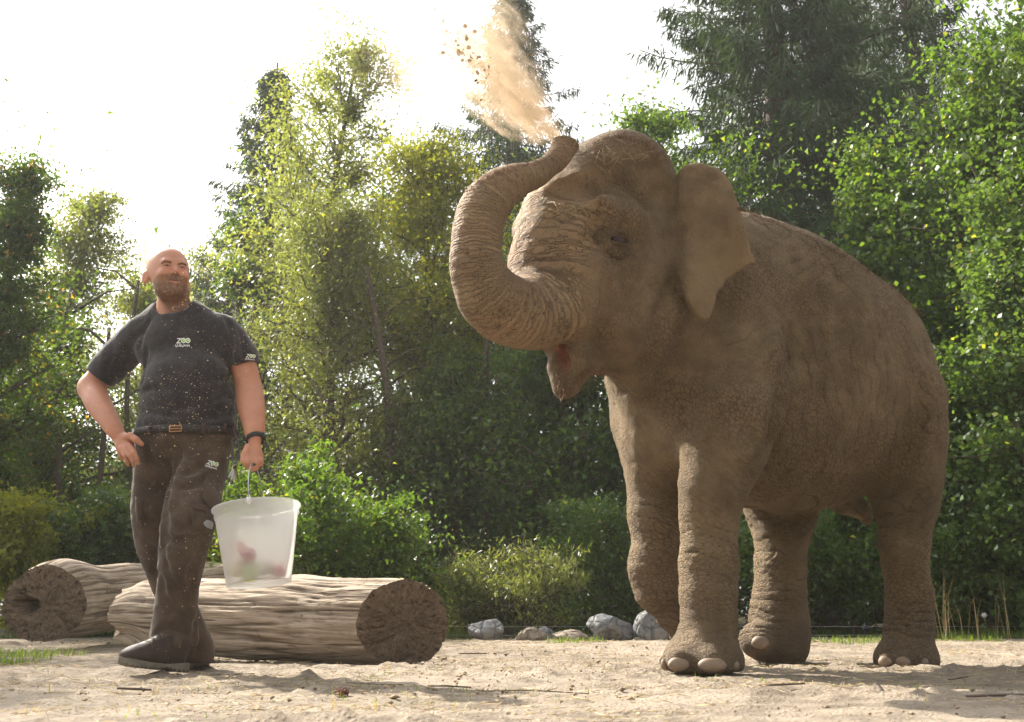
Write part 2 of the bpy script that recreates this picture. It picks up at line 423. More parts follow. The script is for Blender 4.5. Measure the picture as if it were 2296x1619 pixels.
def crown_points(g, z0, z1, prof, n_limb, lean=(0, 0), up=.35, trunk_r=.1, sub=7, wob=.12, base=None, rv=(.65, 1.08), shoots=0):
    "trunk and limb centre lines of a broadleaf tree inside an envelope; returns tubes and twig points"
    base = np.zeros(3) if base is None else np.asarray(base, float); H = z1
    t = np.linspace(0, 1, 12); tr = np.stack([lean[0] * t ** 1.3 + wob * H * .08 * np.sin(t * 5 + g.uniform(0, 6)), lean[1] * t ** 1.3 + wob * H * .08 * np.cos(t * 4 + g.uniform(0, 6)), t * H * .96], 1)
    tr[:, :2] -= tr[0, :2]
    tubes = [(tr, trunk_r * (1 - t * .88))]; tw = []
    zs = np.sort(z0 + (z1 * .97 - z0) * (g.uniform(0, 1, n_limb) ** .9))
    for k, z in enumerate(zs):
        zz = max(z - .25 * (z1 - z0) * g.uniform(.2, .6), z0 * .6); i = np.interp(zz / (H * .96), t, np.arange(12)); p0 = np.array([np.interp(i, np.arange(12), tr[:, c]) for c in range(3)])
        a = k * 2.399 + g.uniform(-.5, .5); R = prof((z - z0) / (z1 - z0)) * g.uniform(*rv)
        c0 = np.array([np.interp(z / (H * .96), t, tr[:, 0]), np.interp(z / (H * .96), t, tr[:, 1])])
        p2 = np.array([c0[0] + R * math.cos(a), c0[1] + R * math.sin(a), z]); p1 = p0 * .45 + p2 * .55 + np.array([0, 0, up * R * .5])
        s = np.linspace(0, 1, 7)[:, None]; L = (1 - s) ** 2 * p0 + 2 * s * (1 - s) * p1 + s ** 2 * p2; L[1:-1] += g.normal(size=(5, 3)) * R * .03
        r0 = np.interp(p0[2] / H, [0, 1], [trunk_r, trunk_r * .15]) * .5; tubes.append((L, r0 * (1 - s[:, 0] * .8)))
        for q in range(sub):
            f = g.uniform(.06, 1.0); b = np.array([np.interp(f * 6, np.arange(7), L[:, c]) for c in range(3)])
            e = b + (g.normal(size=3) * np.array([1, 1, .6]) + nrm(p2 - p0 + 1e-6) * .5 + np.array([0, 0, .25])) * max(R, .3) * .36
            tubes.append((np.stack([b, (b + e) / 2 + g.normal(size=3) * .02 * R, e]), np.array([r0 * .35, r0 * .22, r0 * .08])))
            tw.append((b, e))
    top = tr[-1]
    for q in range(4): tw.append((top, top + g.normal(size=3) * .12 * (z1 - z0) * np.array([.5, .5, .6])))
    for q in range(shoots):
        a = g.uniform(0, 6.28); R = prof(.5) * g.uniform(.3, 1.0); z = z0 + (z1 - z0) * g.uniform(.35, .8); p = np.array([R * math.cos(a), R * math.sin(a), z]); d = np.array([math.cos(a) * .5, math.sin(a) * .5, 1.0]) * (z1 - z0) * g.uniform(.06, .11)
        for k in range(4): tw.append((p, p + d)); tubes.append((np.stack([p, p + d]), np.array([.004, .003]))); p = p + d; d = d * np.array([1.15, 1.15, .85]) * .9
    return tubes, tw

_trees = {}
def make_tree(name, label, cat, group, loc, z0, z1, R, kind, leaf, n, seed, n_limb=26, trunk_r=.12, prof=None, shape=.42, droop=.3, spread=.66, lean=(0, 0), sub=7, bark=None, up=.35, hang=0.0, wob=.12, tri=True, rv=(.45, 1.15), shoots=0):
    n = int(n * (1.42 if tri else 1.05)); leaf = leaf * (.84 if tri else .78)
    g = np.random.default_rng(seed)
    prof = prof or (lambda t: R * (.45 + .75 * math.sin(math.pi * min(max(t, 0), 1) ** .8)) * (1 - .55 * max(t - .6, 0)))
    tubes, tw = crown_points(g, z0, z1, prof, n_limb, lean, up, trunk_r, sub, wob, rv=rv, shoots=shoots)
    root = empty(name, loc, label, cat, group)
    b = MB()
    for p, r in tubes: b.tube(p, np.maximum(r, .004), 6 if r[0] > .03 else 3)
    b.build('trunk', bark or BARK, root).matrix_parent_inverse = Matrix()
    # leaves gathered in sprays round the twigs
    k = len(tw); per = max(n // k, 4); A = np.array([w[0] for w in tw]); E_ = np.array([w[1] for w in tw])
    idx = np.repeat(np.arange(k), per); f = g.uniform(.1, 1.1, len(idx))[:, None]
    sp = spread * np.linalg.norm(E_ - A, axis=1)[idx][:, None] * .9 + leaf * .8
    off = np.clip(g.normal(size=(len(idx), 3)), -1.7, 1.7) * sp * np.array([1, 1, .62]) * .62
    C = A[idx] + (E_ - A)[idx] * f + off
    if hang: C[:, 2] -= g.exponential(hang, len(idx))
    C[:, 2] = np.maximum(C[:, 2], .05)
    clus = g.uniform(0, 1, k)[idx]
    V, Q, lv = leaf_cloud(C, leaf, g, shape, droop, clus=clus, tri=tri)
    o = np_mesh('crown', V, Q, LM[kind], root, False, {'lv': lv}); o.matrix_parent_inverse = Matrix(); o['kind'] = 'stuff'
    return root

def tree_at(u, vt, vb, hw, D, name, label, cat, group, kind, leaf, n, seed, **kw):
    "a tree whose crown spans the picture rows vt..vb at distance D"
    p = P(u, vt, D); q = P(u, vb, D); x = p[0]; gz = float(ground_z(x, D)); R = px((x, D, (p[2] + q[2]) / 2), hw)
    return make_tree(name, label, cat, group, (x, D, gz - .03), max(q[2] - gz, .1), p[2] - gz, R, kind, leaf, n, seed, **kw)

def make_spruce(label, group, loc, H, R, z0, seed, n=60000, dense=1.0):
    g = np.random.default_rng(seed); root = empty('spruce_tree', loc, label, 'spruce', group)
    b = MB(); t = np.linspace(0, 1, 10); tr = np.stack([0 * t, 0 * t, t * H], 1); b.tube(tr, .19 * (1 - t * .95) * R / 1.6 + .01, 8)
    A = []; Dn = []; Ln = []; Lv = []
    z = z0
    while z < H * .985:
        f = (H - z) / (H - z0 + 1e-6); Rz = R * (f ** .75) * g.uniform(.85, 1.1); nb = int(g.integers(6, 9))
        for k in range(nb):
            a = 2 * math.pi * (k + g.uniform(-.3, .3)) / nb; L = Rz * g.uniform(.6, 1.15); s = np.linspace(0, 1, 8)
            dz = -.16 * L * s - .22 * L * s ** 2 * (f ** .5) + .24 * L * s ** 3.2
            P0 = np.stack([L * s * math.cos(a), L * s * math.sin(a), z + dz + .10 * L * s], 1)
            b.tube(P0, .022 * (1 - s * .85) * (L / 1.5) + .003, 3)
            m = int(max(12, 1.55 * n / (H / .42) / nb * .9 * (.4 + L / R)))
            q = g.uniform(.12, 1.0, m) ** .8; base = np.stack([np.interp(q, s, P0[:, c]) for c in range(3)], 1)
            side = np.array([-math.sin(a), math.cos(a), 0]); fw = np.array([math.cos(a), math.sin(a), 0])
            wd = (L * .20 * (1.15 - q))[:, None] + .03
            lat = g.uniform(-1, 1, m)[:, None]
            c = base + side * lat * wd + fw * g.uniform(-.03, .08, m)[:, None]
            hang = g.exponential(.085, m)[:, None] * (1.2 - q[:, None]) * min(1.6, .4 + L) * np.array([[0, 0, -1.0]])
            c = c + hang * g.random((m, 1))
            d = fw * .35 + side * lat * .8 + np.array([0, 0, -.75]) * (g.random((m, 1)) * 2.6) + g.normal(size=(m, 3)) * .28
            A.append(c); Dn.append(d); Lv.append(np.clip(.30 + .45 * g.random() + .3 * g.random(m) - .1, 0, .94))
        z += g.uniform(.34, .48) * (.55 + .45 * f) * (1 / dense)
    C = np.concatenate(A); d = np.concatenate(Dn); d /= np.linalg.norm(d, axis=1, keepdims=True); m = len(C)
    ln = g.uniform(.12, .28, m)[:, None]; w = np.cross(d, g.normal(size=(m, 3))); w /= np.linalg.norm(w, axis=1, keepdims=True)
    V = np.stack([C, C + d * ln * .45 + w * .0135, C + d * ln, C + d * ln * .45 - w * .0135], 1).reshape(-1, 3)
    b.build('trunk', BARK, root).matrix_parent_inverse = Matrix()
    o = np_mesh('crown', V, np.arange(4 * m).reshape(m, 4), LM['spruce'], root, False, {'lv': np.repeat(np.concatenate(Lv), 4)}); o.matrix_parent_inverse = Matrix(); o['kind'] = 'stuff'
    return root
def spruce_at(u, vt, D, hw, vref, label, seed, n, z0=1.0, dense=1.0):
    "hw is the half width seen at picture row vref"
    p = P(u, vt, D); q = P(u, vref, D); R = px(q, hw) / max(((p[2] - q[2]) / (p[2] - z0)), .1) ** .75
    return make_spruce(label, 'spruces behind the clearing', (p[0], D, float(ground_z(p[0], D)) - .05), p[2], R, z0, seed, n, dense)

GT = 'broadleaf trees at the forest edge'
# left side
tree_at(60, 335, 1180, 105, 10.5, 'maple_tree', 'dark maple with a few orange leaves at the left edge of the picture', 'tree', GT, 'maple', .062, 26000, 1, n_limb=46, trunk_r=.11, spread=.8, shape=.46)
tree_at(245, 372, 860, 92, 15, 'birch_tree', 'thin pale tree with bare forked stem rising behind the man on his left', 'tree', GT, 'pale', .070, 17000, 2, n_limb=38, trunk_r=.075, sub=6, up=.6, spread=.9, wob=.4, bark=BARKP)
tree_at(150, 690, 1320, 150, 13, 'maple_tree', 'half shaded maple with yellow green leaves low at the left', 'tree', GT, 'maple', .08, 15000, 3, n_limb=26)
tree_at(20, 760, 1330, 120, 12, 'maple_tree', 'bright yellow green maple low in the left corner', 'tree', GT, 'yellow', .075, 11000, 4, n_limb=22)
tree_at(330, 590, 1300, 150, 17, 'pale_tree', 'pale sunlit tree standing behind the head of the man', 'tree', GT, 'pale', .085, 18000, 5, n_limb=34)
tree_at(475, 535, 1300, 125, 19, 'pale_tree', 'small pale tree between the head of the man and the tall green trees', 'tree', GT, 'pale', .09, 17000, 6, n_limb=34)
tree_at(545, 470, 1150, 75, 16, 'oak_tree', 'loose dark green tree under the left spruce', 'tree', GT, 'dark', .10, 8000, 7, n_limb=22)
# centre
spruce_at(622, 150, 19, 105, 400, 'dark spruce half hidden behind the tall olive tree in the centre', 11, 26000)
tree_at(822, 92, 900, 150, 15.5, 'poplar_tree', 'tallest olive green tree of the centre with an airy pointed top', 'tree', GT, 'pale', .085, 30000, 8, n_limb=46, trunk_r=.15, wob=.3, up=.8)
tree_at(745, 415, 1250, 190, 12.5, 'willow_tree', 'broad grey green willow right of the man veiled by dust', 'tree', GT, 'grey', .07, 44000, 9, n_limb=56, trunk_r=.13, shape=.26, hang=.12)
tree_at(960, 290, 900, 165, 13.5, 'locust_tree', 'bright yellow green tree left of the raised trunk', 'tree', GT, 'yellow', .07, 30000, 10, n_limb=40, trunk_r=.13)
tree_at(1080, 520, 1150, 120, 14, 'locust_tree', 'sunlit tree behind the curl of the trunk', 'tree', GT, 'bright', .075, 14000, 12, n_limb=28)
spruce_at(1150, -40, 19, 150, 300, 'spruce standing behind the cloud of thrown dust', 13, 30000)
tree_at(1010, 760, 1420, 150, 12, 'maple_tree', 'shaded maple over the right end of the near log', 'tree', GT, 'dark', .095, 12000, 14, n_limb=30)
tree_at(1250, 700, 1430, 150, 11.5, 'maple_tree', 'dark maple with glowing leaves under the elephant chin', 'tree', GT, 'dark', .10, 14000, 15, n_limb=32)
tree_at(880, 880, 1430, 130, 12.5, 'hazel_tree', 'shaded hazel behind the near log', 'tree', GT, 'grey', .08, 12000, 16, n_limb=30)
tree_at(1440, 235, 800, 170, 12, 'ash_tree', 'fresh green tree showing above the head of the elephant', 'tree', GT, 'bright', .08, 17000, 17, n_limb=34)
tree_at(1420, 800, 1430, 120, 12.5, 'maple_tree', 'dark maple behind the front legs of the elephant', 'tree', GT, 'dark', .10, 9000, 18, n_limb=24)
tree_at(690, 500, 1380, 160, 20, 'ash_tree', 'hazy tree in the second row behind the willow', 'tree', GT, 'grey', .15, 8000, 81, n_limb=34)
tree_at(905, 420, 1380, 160, 21, 'ash_tree', 'tall second row tree between the olive tree and the yellow green one', 'tree', GT, 'dark', .15, 8000, 82, n_limb=34)
tree_at(1090, 610, 1400, 150, 20, 'ash_tree', 'second row tree low behind the curl of the trunk', 'tree', GT, 'dark', .15, 7000, 83, n_limb=30)
tree_at(110, 640, 1380, 150, 19, 'ash_tree', 'second row tree at the far left behind the maples', 'tree', GT, 'pale', .14, 8000, 84, n_limb=30)
tree_at(410, 700, 1400, 150, 22, 'ash_tree', 'second row tree behind the shoulders of the man', 'tree', GT, 'grey', .16, 8000, 85, n_limb=30)
# right
spruce_at(1690, -520, 13.5, 300, 250, 'largest spruce with hanging branches above the back of the elephant', 19, 58000, 1.2, 1.1)
spruce_at(1985, -420, 16, 200, 250, 'spruce with bare upper trunk at the right behind the broadleaf trees', 20, 34000, 1.2)
spruce_at(1850, -200, 18, 190, 400, 'spruce in the gap between the largest spruce and the right one', 21, 26000, 1.2)
tree_at(1960, 300, 1300, 170, 10.5, 'alder_tree', 'bright green alder reaching over the back of the elephant', 'tree', GT, 'bright', .078, 26000, 22, n_limb=44, trunk_r=.10, tri=False)
tree_at(2170, 60, 1350, 180, 10, 'alder_tree', 'tall bright alder filling the upper right corner', 'tree', GT, 'bright', .078, 36000, 23, n_limb=58, trunk_r=.13, tri=False)
tree_at(2330, -150, 1400, 170, 9.2, 'alder_tree', 'dark green alder cut by the right edge of the picture', 'tree', GT, 'dark', .085, 26000, 24, n_limb=50, trunk_r=.12)
tree_at(2215, 420, 1430, 110, 8.6, 'poplar_tree', 'young aspen with round leaves right of the rump of the elephant', 'tree', GT, 'birch', .062, 17000, 25, n_limb=44, trunk_r=.04, shape=.5, sub=6, tri=False)
tree_at(2060, 830, 1430, 120, 9.4, 'alder_tree', 'low green alder directly behind the rump of the elephant', 'tree', GT, 'birch', .070, 14000, 26, n_limb=34, tri=False)
# unseen trees added beyond the left edge to break the sun into dapples
for k, (x, y, h, r_) in enumerate([(-9.9, 10.4, 8.8, 2.0), (-7.4, 7.9, 7.0, 1.5), (-11.2, 8.6, 9.6, 2.4), (-9.9, 11.8, 8.6, 1.5)]):
    make_tree('maple_tree', ['unseen maple added beyond the left edge to shade the clearing', 'small unseen maple added nearest the left log to block sun', 'large unseen maple added furthest to the left to block sun', 'slim unseen maple added just behind the left edge for shade'][k], 'tree', 'unseen trees added to shade the clearing', (x, y, 0), 1.2, h, r_, 'maple', .11, 9000, 40 + k, n_limb=30)
GS = 'shrubs along the forest edge'
def shrub(u, vt, vb, hw, D, label, kind, leaf, n, seed, **kw):
    kw.setdefault('n_limb', 26); kw.setdefault('spread', .6); kw.setdefault('wob', .5); kw.setdefault('rv', (.3, 1.3)); kw.setdefault('shoots', 16); kw.setdefault('trunk_r', .03); kw.setdefault('up', .9)
    return tree_at(u, vt, vb, hw, D, 'shrub', label, 'shrub', GS, kind, leaf, n, seed, **kw)
shrub(690, 1050, 1400, 150, 9.0, 'bright green shrub right of the bucket above the near log', 'bright', .06, 12000, 50)
shrub(820, 1130, 1410, 110, 9.3, 'green shrub behind the middle of the near log', 'bright', .06, 8000, 51)
shrub(560, 1120, 1410, 80, 9.6, 'yellow green shrub between the man and the bucket', 'yellow', .055, 6000, 52)
shrub(1180, 1235, 1425, 110, 9.0, 'low grey green willow bush behind the pale rocks', 'grey', .07, 4800, 53, shape=.14, n_limb=22, droop=-.8, shoots=46)
shrub(1060, 1270, 1425, 70, 9.4, 'small grey willow bush right of the near log end', 'grey', .075, 4500, 54, shape=.14, droop=-.6)
shrub(1350, 1130, 1420, 90, 9.6, 'green shrub with long shoots left of the bent front leg', 'birch', .055, 6500, 55)
shrub(1700, 1150, 1430, 100, 9.8, 'green shrub seen between the front and hind legs', 'birch', .062, 8000, 56)
shrub(1890, 1100, 1430, 110, 9.5, 'dense shrub seen under the belly of the elephant', 'birch', .062, 11000, 57)
shrub(2080, 1130, 1430, 100, 9.1, 'leafy shrub behind the near hind leg', 'birch', .058, 9000, 58)
shrub(2250, 1060, 1430, 110, 8.9, 'tangled shrub at the right edge behind the grass', 'dark', .058, 9000, 59)
shrub(70, 1130, 1400, 110, 9.4, 'sunlit yellow green shrub above the left log', 'yellow', .07, 7000, 60)
shrub(235, 1120, 1400, 110, 9.9, 'dark shrub left of the legs of the man', 'dark', .075, 7000, 61)
shrub(1540, 1150, 1430, 80, 10.2, 'dark shrub behind the front legs', 'dark', .07, 5000, 62)
shrub(430, 1080, 1400, 90, 10.4, 'dark green shrub right behind the hips of the man', 'dark', .075, 6000, 63)

# the wood behind: one mass of leaves and stems nobody could count
def woodland():
    g = np.random.default_rng(77); n = 75000
    a = g.uniform(-.75, .75, n); D = g.uniform(19, 32, n); x = np.tan(a) * D
    top = 4.4 + 1.3 * fbm(np.stack([x * .28, D * .2, 0 * x], 1), 3, 9) + 2.4 * sstep(1, 6, x)
    z = g.uniform(.0, 1, n) ** .9 * top; C = np.stack([x, D, z], 1)
    keep = fbm(C * .75, 3, 10) > -.18; C = C[keep]
    V, Q, lv = leaf_cloud(C, .22, g, .42, .2, tri=True, clus=.5 + .5 * np.clip(fbm(C * .4, 2, 4), -1, 1))
    o = np_mesh('woodland', V, Q, LM['dark'], None, False, {'lv': lv}); tag(o, 'dim leafy mass of the wood behind the forest edge', 'woodland', kind='stuff')
woodland()
def stems():
    g = np.random.default_rng(78)
    for k, (u, D, r_, bend) in enumerate([(470, 13, .06, .2), (1325, 12.5, .09, .0), (1375, 13.5, .10, .1), (1118, 12, .05, -.2), (905, 12, .07, -.35), (160, 12, .05, .1), (82, 11.5, .055, 0), (285, 13, .05, -.2), (1262, 14, .08, 0), (1790, 13, .07, .1)]):
        p = P(u, 1400, D); t = np.linspace(0, 1, 9); H_ = g.uniform(3.5, 5.5)
        b = MB(); b.tube(np.stack([bend * 1.6 * t + .08 * np.sin(t * 6 + k), 0 * t, t * H_ - .05], 1), r_ * (1 - .5 * t), 8)
        for q in range(5):
            z = g.uniform(1, H_); dx = g.choice([-1, 1]); b.tube([(bend * 1.6 * z / H_, 0, z), (bend * 1.6 * z / H_ + dx * .35, .1, z + .3), (bend * 1.6 * z / H_ + dx * .7, .1, z + .35)], [.02, .014, .006], 5)
        o = b.build('bare_stem', BARK); o.location = (p[0], D, float(ground_z(p[0], D)))
        wh = ['behind the hips of the man', 'left of the bent front leg', 'just behind the bent front leg', 'under the curl of the trunk', 'leaning behind the near log', 'above the left log', 'at the far left over the left log', 'left of the trousers of the man', 'under the chin of the elephant', 'seen between the hind legs'][k]
        tag(o, 'dark bare stem ' + wh, 'tree stem', 'bare stems in the wood')
stems()

# ================================================================== logs
def wood_mats():
    m = Mat('weathered_wood'); s_ = m.attr('lc', 'Vector'); gr = m.noise(m.mapping(s_, (1.2, 22, 1)), 3, 6, .7, .4); cr = m.noise(m.mapping(s_, (.7, 16, 1)), 1.2, 4, .6, 1.0)
    big = m.noise(s_, 2.2, 4); c = m.cramp(gr, [(.28, (.17, .13, .095)), (.5, (.37, .295, .22)), (.72, (.52, .435, .345))])
    c = m.mix(m.ramp(m.attr('groove'), .0, .9, 0, .75), c, (.085, .062, .042)); c = m.mix(m.ramp(big, .5, .7, 0, .4), c, (.52, .47, .40))
    dk = m.ramp(cr, .30, .40, .7, 0); c = m.mix(dk, c, (.10, .07, .05))
    h = m.math('ADD', gr, m.math('MULTIPLY', m.ramp(cr, .30, .42), 1.2)); m.bsdf(c, .88, m.bump(h, .8, .014), .15)
    e = Mat('end_grain'); rc = e.attr('lc', 'Vector'); rad = e.noise(e.mapping(rc, (14, 1.2, 1)), 4, 6, .75); fib = e.noise(e.coord(), 60, 6, .8); rng_ = e.noise(e.mapping(rc, (.6, 30, 1)), 1.5, 3)
    c = e.cramp(fib, [(.30, (.11, .080, .055)), (.5, (.20, .148, .104)), (.68, (.31, .24, .172))]); c = e.mix(e.ramp(rad, .36, .50, .85, 0), c, (.028, .019, .013))
    c = e.mix(e.ramp(e.coord_z() if hasattr(e, 'coord_z') else rng_, .5, .7, 0, .3), c, (.20, .15, .10))
    e.bsdf(c, .95, e.bump(e.math('ADD', e.math('MULTIPLY', fib, 1.2), e.math('ADD', rad, rng_)), .9, .012), .1)
    return m.m, e.m
WOOD, GRAIN = wood_mats()
def make_log(name, label, c0, c1, r0, r1, shear1, shear0, seed, flat=1.0, bumps=(), rough0=0.0, hole=None, stub=None):
    "c1 is the sawn end that faces the camera; shear tilts the saw cut"
    c0, c1 = np.asarray(c0, float), np.asarray(c1, float); a = nrm(c1 - c0); L = np.linalg.norm(c1 - c0)
    l = nrm(np.cross(UPV, a)); l = l if l[1] > 0 else -l; w = nrm(np.cross(a, l)); w = w if w[2] > 0 else -w
    ns, na = 200, 200; s = np.linspace(0, 1, ns); th = np.linspace(0, 2 * math.pi, na, endpoint=False)
    Sg, Tg = np.meshgrid(s, th, indexing='ij'); R = r0 + (r1 - r0) * Sg
    per = np.stack([np.cos(Tg) * 1.0, np.sin(Tg) * 1.0, Sg * L * .8], -1)
    R = R * (1 + .055 * fbm(per * 1.3, 2, seed))
    for sb, tb, hb, wb in bumps: R = R + hb * np.exp(-((Sg * L - sb) / wb) ** 2 - (((Tg - tb + math.pi) % (2 * math.pi) - math.pi) * .22 / wb) ** 2)
    # furrows along the grain
    wv = fbm(np.stack([np.cos(Tg) * 1.5, np.sin(Tg) * 1.5, Sg * L * 2.2], -1), 3, seed + 3) * .16
    f1 = np.abs(vnoise(np.stack([np.cos(Tg + wv * .16) * 10, np.sin(Tg + wv * .16) * 10, Sg * L * .42], -1), seed + 5))
    f2 = np.abs(vnoise(np.stack([np.cos(Tg + wv * .2) * 21, np.sin(Tg + wv * .2) * 21, Sg * L * 1.0], -1), seed + 6))
    cross = np.abs(vnoise(np.stack([np.cos(Tg) * 3, np.sin(Tg) * 3, Sg * L * 7], -1), seed + 8))
    gv = np.clip(1 - f1 / .13, 0, 1); gv2 = np.clip(1 - f2 / .14, 0, 1); gv3 = np.clip(1 - cross / .05, 0, 1) * (fbm(per * 3, 2, seed + 9) > .1)
    R = R - .012 * gv ** 1.2 - .006 * gv2 - .005 * gv3 + .006 * fbm(per * np.array([7, 7, 4]), 3, seed + 10)
    if rough0: R = R * (1 - rough0 * (1 - sstep(0, .22, Sg + .05 * np.sin(Tg * 3))) ** 1.6)
    off = np.where(Sg > .5, shear1 * np.cos(Tg) * r1 * sstep(.6, 1, Sg), shear0 * np.cos(Tg) * r0 * sstep(.4, 0, Sg)) + (1 - Sg) * 0
    if rough0: off = off + .10 * fbm(np.stack([np.cos(Tg) * 1.5, np.sin(Tg) * 1.5, 0 * Tg], -1), 3, seed + 12) * sstep(.3, 0, Sg)
    V = c0 + (Sg * L + off)[..., None] * a + (R * np.cos(Tg))[..., None] * l + (R * np.sin(Tg) * flat)[..., None] * w
    V = V.reshape(-1, 3); i = np.arange(ns - 1)[:, None] * na; j = np.arange(na)[None]; j2 = (j + 1) % na
    Q = np.stack([i + j, i + j2, i + na + j2, i + na + j], -1).reshape(-1, 4)
    lc = np.stack([Sg * L, Tg / (2 * math.pi), 0 * Sg], -1).reshape(-1, 3); gr = np.clip(gv + .5 * gv2 + .4 * gv3, 0, 1).ravel()
    root = empty(name, tuple(c0 * [1, 1, 0]), label, 'log', 'fallen logs on the sand')
    np_mesh('bark', V, Q, WOOD, root, True, {'lc': lc, 'groove': gr})
    for end in (0, 1):
        ring = V.reshape(ns, na, 3)[-1 if end else 0]; c = ring.mean(0); nr = 26; out = []; lcc = []
        sg = 1 if end else -1
        for k in range(nr + 1):
            f = k / nr; q = c + (ring - c) * f
            aa = th; pc = np.stack([f * np.cos(aa), f * np.sin(aa), 0 * aa], -1)
            dz = .010 * fbm(pc * 11, 3, seed + 20) + .010 * fbm(pc * 2, 2, seed + 21) - .004 * (f > .96)
            crk = np.clip(1 - np.abs(vnoise(np.stack([np.cos(aa) * 2.2, np.sin(aa) * 2.2, 0 * aa + f * .8], -1), seed + 22)) / .05, 0, 1) * sstep(.1, .5, f)
            dz = dz - .022 * crk
            if hole is not None and end == hole[0]:
                hx, hy, hr = hole[1:]; d_ = np.hypot(f * np.cos(aa) - hx, (f * np.sin(aa) - hy)) + .10 * fbm(pc * 4, 2, 5); dz = dz - .16 * sstep(hr, hr * .45, d_)
            out.append(q + (dz * (1 - sstep(.97, 1, f) * 1.0) * sg)[:, None] * a); lcc.append(np.stack([aa / (2 * math.pi), 0 * aa + f, 0 * aa], -1))
        Ve = np.concatenate(out); i = np.arange(nr)[:, None] * na; j = np.arange(na)[None]; j2 = (j + 1) % na
        Qe = np.stack([i + j, i + na + j, i + na + j2, i + j2], -1).reshape(-1, 4)
        if not end: Qe = Qe[:, ::-1]
        np_mesh('sawn_end' if not (rough0 and not end) else 'broken_end', Ve, Qe, GRAIN if not (rough0 and not end) else WOOD, root, True, {'lc': np.concatenate(lcc), 'groove': np.zeros(len(Ve))})
    if stub is not None:
        s0, t0, ln, rr = stub; base = c0 + a * s0 * L + (l * math.cos(t0) + w * math.sin(t0)) * (r0 * .7); dd = l * math.cos(t0) + w * math.sin(t0)
        pts = [base, base + dd * ln * .6, base + dd * ln + a * .05]; V3, Q3 = tube(bez(pts, 6), np.linspace(rr * 1.25, rr, 13), 20); V3 = V3 + .012 * fbm(V3 * 9, 3, 3)[:, None] * nrm(dd + a)
        np_mesh('branch_stub', V3, Q3, WOOD, root, True, {'lc': V3, 'groove': np.zeros(len(V3))})
    return root
UPV = np.array([0, 0, 1.0])
make_log('near_log' if False else 'log', 'long weathered log lying behind the man with its dark sawn end to the right', P(285, 1377, 6.05), P(905, 1398, 5.12), .215, .213, .62, -.2, 101, .98, bumps=((.95, 1.2, .045, .13), (.15, 1.7, .05, .15), (1.3, 1.9, .02, .2)), rough0=.35)
make_log('log', 'shorter thick log behind the long one with a hollow sawn end to the left', P(475, 1318, 8.3), P(100, 1363, 6.75), .215, .225, .6, .2, 131, .97, bumps=((1.55, 1.5, .09, .22), (1.0, 1.4, .03, .25)), hole=(1, .50, .10, .34))

# ================================================================== rocks
def rock(u, v, w, h, D, label, seed, col=(.36, .36, .37)):
    p = P(u, v, D); W_ = px(p, w) / 2; H_ = px(p, h); g = np.random.default_rng(seed)
    bm = bmesh.new(); bmesh.ops.create_icosphere(bm, subdivisions=5, radius=1); V = np.array([x.co[:] for x in bm.verts])
    for k in range(14):
        n = nrm(g.normal(size=3) * np.array([1, 1, .8])); d = g.uniform(.62, .92); e = V @ n - d; V = V - np.maximum(e, 0)[:, None] * n * .93
    V = V * (1 + .05 * fbm(V * 2.5 + seed, 4, 6))[:, None] + .012 * fbm(V * 11 + seed, 3, 7)[:, None]
    V[:, 2] -= V[:, 2].min() * .62; V *= np.array([W_ / np.abs(V[:, 0]).max(), W_ * .8, H_ / V[:, 2].max()])
    for x, c in zip(bm.verts, V): x.co = c
    me = bpy.data.meshes.new('rock'); bm.to_mesh(me); bm.free(); me.materials.append(ROCK if col is None else ROCKT)
    for q in me.polygons: q.use_smooth = True
    o = bpy.data.objects.new('rock', me); o.location = (p[0], D, float(ground_z(p[0], D)) - .01); COL.objects.link(o); tag(o, label, 'rock', 'rocks at the edge of the sand')
def rockmat(name, a, b):
    m = Mat(name); ob = m.coord(); n = m.noise(ob, 7, 6, .65); v = m.noise(ob, 22, 6, .7); c = m.mix(m.ramp(n, .35, .65), a, b); c = m.mix(m.ramp(v, .32, .5, .75, 0), c, tuple(x * .35 for x in a)); c = m.mix(m.ramp(m.noise(ob, 3, 4), .5, .62, 0, .5), c, (.30, .25, .19))
    m.bsdf(c, .9, m.bump(m.math('ADD', m.math('ADD', n, v), m.math('MULTIPLY', m.ramp(m.voro(ob, 9, 'DISTANCE_TO_EDGE'), 0, .12), .6)), 1.0, .04), .1); return m.m
ROCK = rockmat('limestone', (.19, .195, .205), (.32, .32, .315)); ROCKT = rockmat('tan_stone', (.26, .215, .17), (.42, .36, .29))
rock(1087, 1440, 86, 50, 8.0, 'squat pale grey rock nearest the log end', 201, None)
rock(1190, 1441, 74, 32, 7.9, 'low brownish rock second from the log', 202, 1)
rock(1225, 1437, 48, 34, 8.3, 'small grey rock behind the low brownish one', 206, None)
rock(1278, 1440, 84, 27, 8.1, 'flat tan rock in the middle of the row', 203, 1)
rock(1368, 1440, 116, 62, 8.2, 'big grey rock left of the bent front leg', 204, None)
rock(1466, 1441, 92, 74, 8.1, 'tall pointed grey rock directly behind the front leg', 205, None)
rock(6, 1345, 60, 24, 9.0, 'tan stone at the left edge behind the left log', 207, 1)

